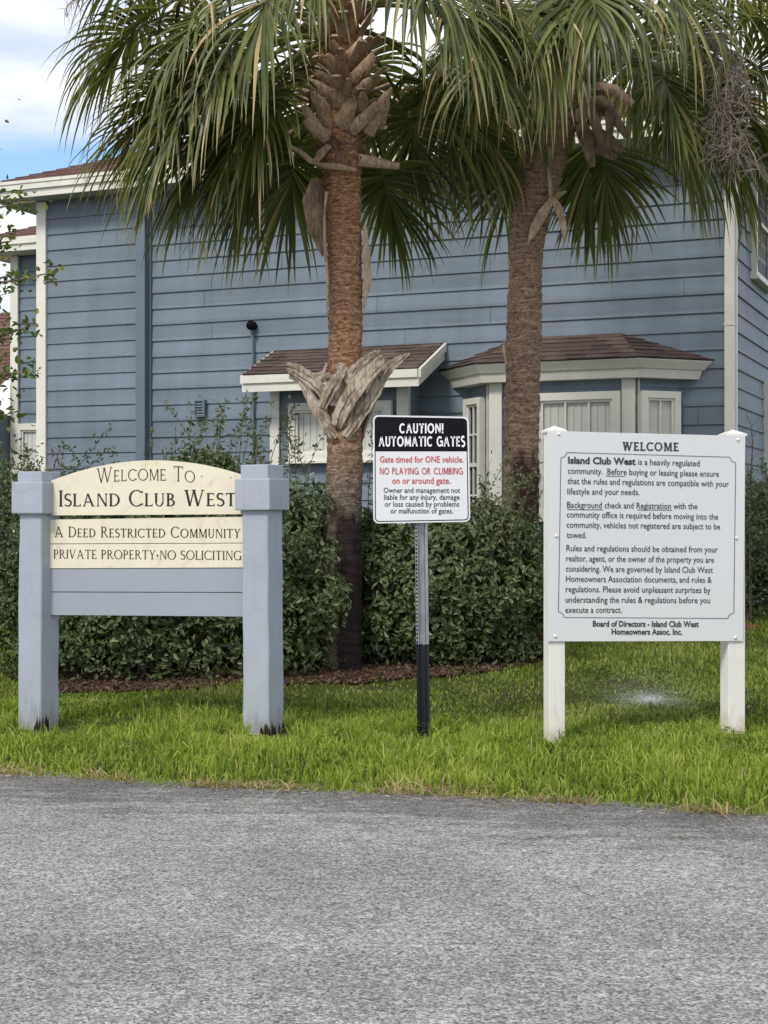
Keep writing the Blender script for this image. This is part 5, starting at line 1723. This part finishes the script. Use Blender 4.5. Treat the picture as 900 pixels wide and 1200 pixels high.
def shrub(name, label, cat, cx, cy, rx, ry, top, nleaf, seed, sprigs=(), group=None, size=(.058, .026), bottom=.02, boxy=4.0, rot=0.0, dens_front=True, topfn=None):
    """rounded-box shrub of leaves packed near its skin, with inner twigs and long free shoots"""
    r = np.random.default_rng(seed)
    gz = height(cx, cy)
    base = Vector((cx, cy, gz))
    t = thing(name, label, cat, base, rot, group)
    H = top - gz
    pos, nb_ = [], []
    ca, sa = math.cos(rot), math.sin(rot)
    while len(pos) < nleaf:
        d = Vector(r.normal(0, 1, 3)); d.normalize()
        # superellipsoid skin
        k = (abs(d.x / 1.0) ** boxy + abs(d.y / 1.0) ** boxy + abs(d.z / 1.0) ** boxy) ** (-1 / boxy)
        p = Vector((d.x * k * rx, d.y * k * ry, d.z * k))
        h = H
        if topfn:
            h = topfn(p.x) - gz
        z = max(-.12, p.z * .60 + .40) * h
        lp = Vector((p.x, p.y, z))
        bump_ = 1 + .24 * lump((lp.x, lp.y, lp.z), 1.9, seed * 3.1)
        depth = 1 - abs(r.normal(0, .10)) - (r.random() < .30) * r.random() * .45
        q = Vector((lp.x * bump_ * depth, lp.y * bump_ * depth, bottom + z * (bump_ * .5 + .5) * (depth if p.z > 0 else 1) ))
        hole = lump((lp.x * 1.0, lp.y, lp.z), 4.2, seed * 7.7)
        if q.z < -.06 or (q.z < .30 and r.random() < .55 * (1 - q.z / .30) + .25 * (hole < 0)): continue
        if hole < -.22 and r.random() < .8:
            q.x *= .84; q.y *= .74
        pos.append(q); nb_.append((d.x * 1.0, d.y * 1.0, d.z * .9 + .25))
    stem = MB()
    # upright inner stems
    for k in range(26):
        a, b = r.uniform(-.8, .8) * rx, r.uniform(-.75, .75) * ry
        p = Vector((a * .7, b * .7, -.05)); pts = [p]
        d = Vector((a * .12, b * .12, 1))
        for j in range(5):
            d = (d + Vector(r.normal(0, .12, 3))).normalized()
            pts.append(pts[-1] + d * H * .17)
        stem.tube(pts, [.014, .012, .010, .008, .006, .004], 5)
    sl, sn = [], []
    for k in range(int(nleaf / 160)):
        q = pos[int(r.integers(0, len(pos)))]
        if q.z < H * .25 and r.random() < .6: continue
        nn = Vector(nb_[0]) * 0 + Vector((q.x / rx, q.y / ry, .5 + q.z / H)).normalized()
        L = r.uniform(.10, .30) * (1.4 if q.z > H * .7 else 1)
        d = (nn * .6 + Vector((r.normal(0, .3), r.normal(0, .3), .7))).normalized()
        pts = [q - d * .08]
        for j in range(4):
            pts.append(pts[-1] + d * (L + .08) / 4)
            d = (d + Vector(r.normal(0, .12, 3))).normalized()
        stem.tube(pts, [.004, .0035, .003, .002, .001], 4)
        for j in range(int(L * 60) + 4):
            tt = r.uniform(.25, 1.0) * 4
            kk = min(3, int(tt))
            sl.append(pts[kk].lerp(pts[kk + 1], tt - kk) + Vector(r.normal(0, .014, 3))); sn.append((r.normal(0, .6), -.5 + r.normal(0, .6), .5))
    for (wx, wy, wz, dx, dy, dz, L, nl) in sprigs:
        p = Vector((wx, wy, wz)) - base
        p = Vector((p.x * ca + p.y * sa, -p.x * sa + p.y * ca, p.z))
        d = Vector((dx, dy, dz)).normalized()
        pts = [p - d * .25]
        for j in range(7):
            pts.append(pts[-1] + d * (L + .25) / 7)
            d = (d + Vector(r.normal(0, .07, 3)) + Vector((d.x * .04, 0, -.02))).normalized()
        stem.tube(pts, [.006 - .0045 * j / 7 for j in range(8)], 4)
        for j in range(nl):
            tt = r.uniform(.15, 1.0) * 7
            k = min(6, int(tt))
            q = pts[k].lerp(pts[k + 1], tt - k)
            sl.append(q + Vector(r.normal(0, .010, 3))); sn.append((r.normal(0, .6), -.5 + r.normal(0, .6), .4))
            if r.random() < .18:
                e = q + Vector((r.normal(0, .06), r.normal(0, .06), abs(r.normal(0, .05))))
                stem.tube([q, e], [.002, .001], 3)
                sl.append(e); sn.append((r.normal(0, .6), -.5, .4))
    so_ = stem.build('stems', M['twig'], t)
    leaf_batch('foliage', np.array([tuple(p) for p in pos]), np.array(nb_), size[0], size[1], M['hedge_leaf'], t, seed)
    if sl:
        leaf_batch('shoot_leaves', np.array([tuple(p) for p in sl]), np.array(sn), .048, .018, M['hedge_leaf'], t, seed + 1)
    return t
def spr(x, y, Z, dx, dz, L, nl, dy=0.0):
    q = P(x, y, Z)
    return (q.x, q.y, q.z, dx, dy, dz, L, nl)
q0, q1 = P(62, 700, 12.6), P(372, 700, 12.9)
rs = np.random.default_rng(21)
sp = [spr(x, y, 12.6 + rs.normal(0, .25), rs.normal(.05, .25), 1, rs.uniform(.25, .55), int(rs.uniform(14, 34))) for x, y in
      [(185, 548), (205, 545), (222, 535), (232, 530), (247, 535), (258, 530), (275, 535), (287, 528), (300, 530), (308, 540), (318, 540), (330, 535), (340, 540), (352, 535), (360, 540), (243, 545), (266, 545), (170, 548), (292, 545), (215, 550), (312, 548), (348, 548)]]
sp += [spr(80, 560, 12.4, .75, 1, .55, 26), spr(90, 560, 12.4, .9, 1, .40, 14), spr(60, 560, 12.6, .4, 1, .3, 20), spr(36, 552, 12.6, -.3, 1, .22, 18), spr(70, 555, 12.5, .2, 1, .25, 24)]
sp += [spr(222, 530, 12.7, 0, 1, .42, 30), spr(254, 525, 12.7, .05, 1, .40, 24), spr(281, 520, 12.7, .05, 1, .50, 18)]
HX = (q0.x + q1.x) / 2 - .05
def top_a(lx):
    return 1.74 + .09 * math.sin(lx * 3.1 + 1) + .06 * math.sin(lx * 7)
shrub('hedge', 'dark silverthorn hedge behind the cream entrance sign, left of the straight palm', 'hedge', HX, 12.62, 1.42, .88, 1.93, 42000, 11, sp, None, (.066, .031), .03, 4, 0, True, top_a)
# shrub between the palms
sp = [spr(x, y, 12.9 + rs.normal(0, .2), rs.normal(.1, .3), 1, rs.uniform(.2, .45), int(rs.uniform(14, 30))) for x, y in
      [(432, 560), (440, 565), (557, 600), (563, 590), (570, 595), (578, 590), (590, 600), (600, 600), (612, 598), (622, 602), (585, 605), (605, 608)]]
sp += [spr(560, 600, 12.6, .6, 1, .60, 34), spr(572, 600, 12.5, .75, .9, .62, 36), spr(588, 604, 12.5, .5, 1, .5, 30), spr(596, 600, 12.4, .45, 1, .45, 28), spr(606, 604, 12.5, .3, 1, .4, 24)]
def top_b(lx):
    return 1.46 + .28 * sstep(-.50, -.85, lx) + .06 * math.sin(lx * 5)
qb = P(530, 700, 13.0)
shrub('shrub', 'leggy silver-green shrub behind the steel post, between the two palms', 'shrub', qb.x, 13.0, .86, .72, 1.62, 23000, 12, sp, None, (.068, .032), .03, 2.8, 0, True, top_b)
# farther hedges at both sides
sp = [spr(x, y, 15.3, rs.normal(0, .3), 1, .3, 24) for x, y in ((5, 550), (15, 545), (25, 555), (35, 550))]
qc = P(-25, 700, 15.6)
shrub('hedge', 'distant hedge at the left edge, beyond the left sign post', 'hedge', qc.x, 15.7, 1.25, .8, 1.95, 15000, 13, sp, None, (.06, .028), .03, 4)
qd = P(935, 700, 16.0)
sp = [spr(x, y, 15.7, rs.normal(0, .3), 1, .3, 20) for x, y in ((878, 585), (886, 580), (893, 590))]
shrub('hedge', 'dark hedge against the side wall, right of the notice board', 'hedge', qd.x + .05, 16.05, .72, .75, 1.74, 13000, 14, sp, None, (.06, .03), .03, 4)
# bare sapling rising out of the right-hand hedge
sb = P(880, 600, 15.5)
gz = height(sb.x, sb.y)
sap = thing('sapling', 'thin bare sapling twig against the siding, above the right-hand hedge', 'sapling', (sb.x, sb.y, gz))
mb = MB()
def pz(x, y, Z, b): return P(x, y, Z) - b
bs = Vector((sb.x, sb.y, gz))
mb.tube([(0, 0, 0)] + [pz(x, y, 15.5, bs) for x, y in ((879, 600), (880, 560), (882, 520), (880, 498), (874, 484))], [.014, .011, .009, .006, .004, .002], 6)
for l in (((882, 525), (872, 508), (869, 500)), ((880, 500), (886, 495), (890, 490)), ((880, 560), (874, 545)), ((881, 540), (888, 530), (891, 524)), ((881, 512), (889, 503), (896, 498)), ((880, 570), (886, 556))):
    mb.tube([pz(x, y, 15.5, bs) for x, y in l], [.005] + [.003] * (len(l) - 2) + [.0015], 4)
stm = mb.build('stem', M['twig'], sap)
r_ = np.random.default_rng(4)
pp = [pz(r_.uniform(873, 890), r_.uniform(545, 600), 15.5, bs) for _ in range(90)]
leaf_batch('foliage', np.array([tuple(p) for p in pp]), np.tile((0, -.6, .3), (90, 1)), .05, .02, M['hedge_leaf'], sap, 5)

# ------------------------------------------------------------------ leafy tree reaching in from the left
TZ = 11.2
tb = P(-95, 800, TZ); tb.z = height(tb.x, tb.y) - .03
tree = thing('tree', 'leafy tree at the left edge, its thin green twigs reaching before the house corner', 'tree', tb)
mb = MB()
lp = lambda x, y, dz=0.0: P(x, y, TZ + dz) - tb
mb.tube([(0, 0, 0), lp(-95, 650), lp(-88, 500), lp(-92, 350), lp(-80, 200), lp(-70, 60)], [.085, .07, .06, .05, .035, .015], 10)
TR = mb.build('trunk', M['tree_bark'], tree)
limbs = [[(-92, 400), (-60, 350), (-20, 335), (20, 328), (48, 322), (70, 318)], [(-92, 450), (-50, 420), (-10, 395), (18, 388), (42, 380)], [(-88, 500), (-50, 470), (-10, 440), (20, 437), (46, 434)],
         [(-90, 520), (-40, 500), (-5, 488), (16, 484)], [(-85, 300), (-50, 260), (-10, 245), (22, 238), (42, 236)], [(-84, 260), (-60, 180), (-30, 120)], [(-90, 380), (-130, 300), (-150, 220)], [(-92, 450), (-140, 420), (-170, 380)], [(-84, 250), (-110, 160), (-120, 90)],
         [(-60, 350), (-20, 300), (0, 285), (14, 282)], [(-50, 420), (-20, 350), (5, 345)]]
mb = MB()
lpos = []
for li, l in enumerate(limbs):
    dz = r_.normal(0, .25)
    pts = [lp(x, y, dz * k / len(l)) for k, (x, y) in enumerate(l)]
    n = len(pts)
    mb.tube(pts, [.020 - .017 * k / (n - 1) for k in range(n)], 6)
    for k in range(n - 1):
        out_ = l[k][0] < -20
        for _ in range(70 if out_ else 24):
            q = pts[k].lerp(pts[k + 1], r_.random())
            sp_ = .16 if out_ else .045
            q = q + Vector(r_.normal(0, sp_, 3))
            lpos.append(q)
mb.build('limbs', M['tree_bark'], TR)
leaf_batch('crown', np.array([tuple(p) for p in lpos]), np.tile((0, -.3, .8), (len(lpos), 1)), .062, .032, M['tree_leaf'], tree, 8)

# ------------------------------------------------------------------ grass
def grass(name, n, seed, region, hmin, hmax, wid, mat, keep, clump=0.6, lean=.55):
    r = np.random.default_rng(seed)
    xs_, ys_ = region(r, n)
    V, UVs = [], []
    k_ = np.array([keep(x, y, r) for x, y in zip(xs_, ys_)])
    xs_, ys_ = xs_[k_ > 0], ys_[k_ > 0]
    sc_ = k_[k_ > 0]
    n = len(xs_)
    z = np.array([height(x, y) for x, y in zip(xs_, ys_)]) - .006
    tone = np.array([noise.noise((x * 1.3, y * 1.3, 3)) for x, y in zip(xs_, ys_)])
    h = r.uniform(hmin, hmax, n) * sc_ * (1 + .35 * tone)
    a = r.uniform(0, 2 * np.pi, n)
    ln = np.abs(r.normal(.35, .28, n)) * lean * 2
    dx, dy = np.cos(a) * ln, np.sin(a) * ln
    b = r.uniform(0, 2 * np.pi, n)
    wx, wy = np.cos(b) * wid * r.uniform(.6, 1.3, n), np.sin(b) * wid * r.uniform(.6, 1.3, n)
    p0 = np.stack([xs_, ys_, z], 1)
    def at(t, bend):
        return p0 + np.stack([dx * h * bend, dy * h * bend, h * t / np.sqrt(1 + (ln * bend) ** 2 * .8)], 1)
    W = np.stack([wx, wy, np.zeros(n)], 1)
    m1, m2, tp_ = at(.45, .16), at(.82, .55), at(1.0, 1.05)
    v = np.stack([p0 - W * .5, p0 + W * .5, m1 + W * .48, m1 - W * .48, m2 + W * .32, m2 - W * .32, tp_ + W * .04, tp_ - W * .04], 1).reshape(-1, 3)
    i = (np.arange(n) * 8)[:, None]
    f = np.stack([i + np.array([0, 1, 2, 3]), i + np.array([3, 2, 4, 5]), i + np.array([5, 4, 6, 7])], 1).reshape(-1, 4)
    rnd = np.clip(r.beta(1.7, 1.9, n) * .84 + tone * .25 + (r.random(n) < .04) * .4, 0, .999)
    uv = np.zeros((n, 12, 2)); uv[:, :, 0] = rnd[:, None]; uv[:, [6, 7, 9, 8, 10, 11], 1] = 1
    return tag(fast_mesh(name, v, f, uv.reshape(-1, 2), mat), kind='stuff')
def bare(x, y):
    """how thin the turf is: 1 full, 0 bare earth"""
    v = noise.noise((x * .9 + 4, y * .9, 1)) + .6 * noise.noise((x * 2.7, y * 2.7, 9))
    k = 1.0
    if y > 9.9: k = sstep(-.60, .35, v)
    # worn spots seen in the photo: under the entrance sign, beside the steel post, behind the notice board
    for (px, py, Z, rad, s) in ((95, 850, 9.9, .28, .9), (150, 838, 10.2, .45, .55), (590, 800, 11.0, .55, .7), (690, 792, 11.2, .7, .75), (560, 820, 10.4, .4, .5), (845, 850, 9.5, .18, .5)):
        c = P(px, py, Z)
        d = math.hypot((x - c.x) / 1.4, y - c.y)
        k *= 1 - s * sstep(rad, rad * .3, d)
    return k
MULCH = [(-2.95, 12.1), (-2.6, 11.42), (-1.3, 11.55), (-.7, 11.70), (-.2, 11.72), (.25, 12.0), (.9, 12.35), (1.6, 12.9)]
def mulch_front(x):
    for (a, b), (c, d) in zip(MULCH, MULCH[1:]):
        if a <= x <= c:
            return b + (d - b) * (x - a) / (c - a) + .08 * noise.noise((x * 3, 0, 0))
    return 99
POSTS = []
for (px, py, Z, rad) in ((44, 852, 9.9, .24), (314, 850, 9.55, .22), (646, 862, 9.2, .09), (856, 850, 9.5, .12), (497, 864, 9.42, .15)):
    c = P(px, py, Z); POSTS.append((c.x, c.y, rad))
def keep_near(x, y, r):
    s = y - edge_y(x)
    if s < -.02: return 0
    m = y - mulch_front(x)
    if m > 0 and r.random() < sstep(-.1, .35, m) * .97: return 0
    k = bare(x, y)
    if r.random() > .25 + .75 * k: return 0
    pk = 1.0
    for (cx, cy, rad) in POSTS:
        dd = math.hypot(x - cx, (y - cy) * .8 + .05)
        if dd < rad * 2: pk = min(pk, .2 + .8 * sstep(rad * .7, rad * 2, dd))
    if pk < .6 and r.random() > .45: return 0
    return pk * (.55 + .45 * k) * (.55 + .45 * sstep(0, .25, s)) * (1 if y < 10.2 else .85)
def band(x0f, x1f, s0, s1, pw=1.0):
    def f(r, n):
        s = s0 + (s1 - s0) * r.random(n) ** pw
        y_mid = 7.9 + s
        w = y_mid * .27 + .3
        x = (r.random(n) * 2 - 1) * w
        y = np.array([edge_y(v) for v in x]) + s
        return x, y
    return f
grass('grass', 40000, 31, band(0, 0, -.02, 2.4), .03, .09, .0092, M['grass'], keep_near)
grass('grass', 46000, 32, band(0, 0, 2.0, 5.2), .03, .07, .012, M['turf'], keep_near)
grass('grass', 46000, 33, band(0, 0, 5.0, 10.5), .04, .10, .014, M['turf'], lambda x, y, r: (0 if (-3.4 < x < 1.4 and 11.9 < y < 14.0) else (.5 + .5 * bare(x, y))))
# taller tufts near the road
def tufts(r, n):
    c = [(r.uniform(-2.6, 2.6), r.uniform(.08, 2.0)) for _ in range(170)]
    x, y = [], []
    for k in range(n):
        a = c[k % len(c)]
        xx = a[0] + r.normal(0, .035); x.append(xx); y.append(edge_y(xx) + a[1] + r.normal(0, .035))
    return np.array(x), np.array(y)
grass('grass', 5200, 34, tufts, .07, .15, .0090, M['grass'], lambda x, y, r: 1 if y - edge_y(x) > .04 else 0, lean=.8)
# dry clippings along the road edge
def edge_line(r, n):
    x = r.uniform(-2.6, 2.6, n)
    return x, np.array([edge_y(v) for v in x]) + np.abs(r.normal(.01, .035, n)) - .02
grass('dry_clippings', 1100, 35, edge_line, .05, .12, .007, M['straw'], lambda x, y, r: 1 if noise.noise((x * 2, 5, 0)) > -.15 else 0, lean=2.6)

# mulch under the hedge: bed and loose chips
mb = MB()
for k in range(len(MULCH) * 6):
    pass
gx = np.linspace(-2.94, 1.5, 49)
pts = []
for x in gx:
    f0 = mulch_front(x) + .02
    for t in np.linspace(0, 1, 8):
        y = f0 + t * 2.0
        pts.append((x, y, height(x, y) + .008 + .012 * noise.noise((x * 6, y * 6, 2))))
mb.idx(pts, [(i * 8 + j, (i + 1) * 8 + j, (i + 1) * 8 + j + 1, i * 8 + j + 1) for i in range(48) for j in range(7)], [(.25, 0)] * len(pts))
tag(mb.build('mulch_bed', M['mulch'], smooth=True), kind='structure')
mb = MB()
r_ = np.random.default_rng(77)
for k in range(8000):
    x = r_.uniform(-3.0, 1.5)
    y = mulch_front(x) + (r_.random() ** 1.5) * (1.1 if k < 4500 else 2.0) - .05
    if y > 90: continue
    a = r_.uniform(0, 2 * math.pi)
    l, w, t = r_.uniform(.015, .055), r_.uniform(.006, .016), r_.uniform(.004, .010)
    Mx = Matrix.Translation((x, y, height(x, y) + .016)) @ Matrix.Rotation(a, 4, 'Z') @ Matrix.Rotation(r_.normal(0, .35), 4, 'Y') @ Matrix.Rotation(r_.normal(0, .35), 4, 'X')
    p = [Mx @ Vector(q) for q in ((-l, -w, -t), (l, -w * .6, -t), (l * .8, w, -t), (-l, w * .7, -t), (-l, -w, t), (l, -w * .6, t), (l * .8, w, t), (-l, w * .7, t))]
    u = r_.beta(1.6, 2.4)
    mb.idx(p, [(4, 5, 6, 7), (0, 1, 5, 4), (1, 2, 6, 5), (2, 3, 7, 6), (3, 0, 4, 7)], [(u, 0)] * 8)
tag(mb.build('mulch_chips', M['mulch']), kind='stuff')

# ------------------------------------------------------------------ small things on the lawn
sk = P(762, 830, 10.6)
sk.z = height(sk.x, sk.y)
spk = thing('sprinkler', 'pop-up lawn sprinkler throwing a low fan of fine spray behind the notice board', 'sprinkler', sk)
mb = MB()
mb.tube([(0, 0, -.03), (0, 0, .02), (0, 0, .022), (0, 0, .04)], [.022, .022, .014, .012], 12)
mb.tube([(0, 0, .04), (0, 0, .05)], [.017, .015], 12)
mb.build('riser', M['header_black'], spk)
def water():
    m = NM('fine_water_spray', 0.25, 0.5)
    m.color((0.90, 0.93, 0.95))
    m.b.inputs['Alpha'].default_value = 0.27
    return m.m
mb = MB()
for k in range(26000):
    a = r_.uniform(0, 2 * math.pi)
    v = r_.uniform(.75, 1.15)
    el = r_.choice([R(12), R(24), R(50)], p=[.5, .35, .15]) * r_.uniform(.6, 1.3)
    t = r_.random() ** 1.5
    rng_ = .52 * v * math.cos(el)
    d = t * rng_
    z = .05 + d * math.tan(el) - 1.2 * d * d
    if z < .0: continue
    q = Vector((d * math.cos(a), d * math.sin(a), z)) + Vector(r_.normal(0, .012 + .05 * t, 3))
    s = r_.uniform(.0004, .0009) if k % 14 else r_.uniform(.0009, .0015)
    dirv = Vector((math.cos(a), math.sin(a), math.tan(el) - 2.4 * d)).normalized() * s * r_.uniform(1.5, 5)
    sx = Vector((-math.sin(a), math.cos(a), 0)) * s
    sz = Vector((0, 0, s))
    mb.idx([q + dirv, q - dirv, q + sx, q - sx, q + sz, q - sz], [(0, 2, 4), (0, 4, 3), (0, 3, 5), (0, 5, 2), (1, 4, 2), (1, 3, 4), (1, 5, 3), (1, 2, 5)])
w_ = mb.build('water_spray', water(), spk)
w_['kind'] = 'stuff'
# fallen branch
bb = P(735, 762, 14.2); bb.z = height(bb.x, bb.y)
br = thing('branch', 'dead grey-brown branch lying on the grass beneath the notice board', 'branch', bb)
mb = MB()
def gp(x, y, up=.03):
    a = (x - CX) / F
    Z = 14.2
    q = P(x, y, Z)
    return Vector((q.x, Z, max(q.z, height(q.x, Z) + .01))) - bb
mb.tube([gp(684, 757), gp(700, 758), gp(715, 761), (gp(735, 764)), gp(760, 765), gp(785, 764)], [.022, .020, .016, .012, .008, .003], 7)
mb.tube([gp(705, 759), gp(722, 757), gp(742, 759)], [.014, .009, .003], 6)
mb.tube([gp(690, 757), gp(705, 754), gp(716, 754)], [.012, .007, .002], 6)
mb.build('limb', M['branch'], br)
bk = P(876, 713, 15.0); bk.z = height(bk.x, bk.y)
mb = MB()
mb.bbox((-.10, -.05, .0), (.10, .05, .075), .008, Matrix.Rotation(R(14), 4, 'Y') @ Matrix.Rotation(R(25), 4, 'Z'))
o = mb.build('brick', M['brick_red'], None, False, bk)
tag(o, 'broken terracotta brick lying in the grass at the foot of the right-hand hedge', 'brick')

# leaf litter and grit blown along the road edge
mb = MB()
for k in range(260):
    x = r_.uniform(-2.9, 2.9)
    y = edge_y(x) - .02 - abs(r_.normal(0, .12 if k < 190 else .9))
    if y < 4: continue
    a = r_.uniform(0, 2 * math.pi)
    l, w = r_.uniform(.006, .022), r_.uniform(.003, .007)
    Mx = Matrix.Translation((x, y, .007)) @ Matrix.Rotation(a, 4, 'Z') @ Matrix.Rotation(r_.normal(0, .2), 4, 'X')
    u = r_.random()
    mb.idx([Mx @ Vector(q) for q in ((-l, 0, 0), (0, -w, .002), (l, 0, .001), (0, w, .003))], [(0, 1, 2, 3)], [(u, 0)] * 4)
tag(mb.build('leaf_litter', M['straw']), kind='stuff')

# low broad-leaved weeds in the turf
wp = []
for k in range(70):
    cxw_, cyw_ = r_.uniform(-2.6, 3.0), r_.uniform(8.3, 12.5)
    if cyw_ - edge_y(cxw_) < .15 or cyw_ > mulch_front(cxw_) - .05: continue
    for j in range(int(r_.uniform(10, 34))):
        x, y = cxw_ + r_.normal(0, .07), cyw_ + r_.normal(0, .07)
        wp.append((x, y, height(x, y) + r_.uniform(.012, .05)))
wd_ = leaf_batch('weeds', np.array(wp), np.tile((0, -.1, 1.2), (len(wp), 1)), .040, .020, M['tree_leaf'], None, 91, .8)
tag(wd_, kind='stuff')
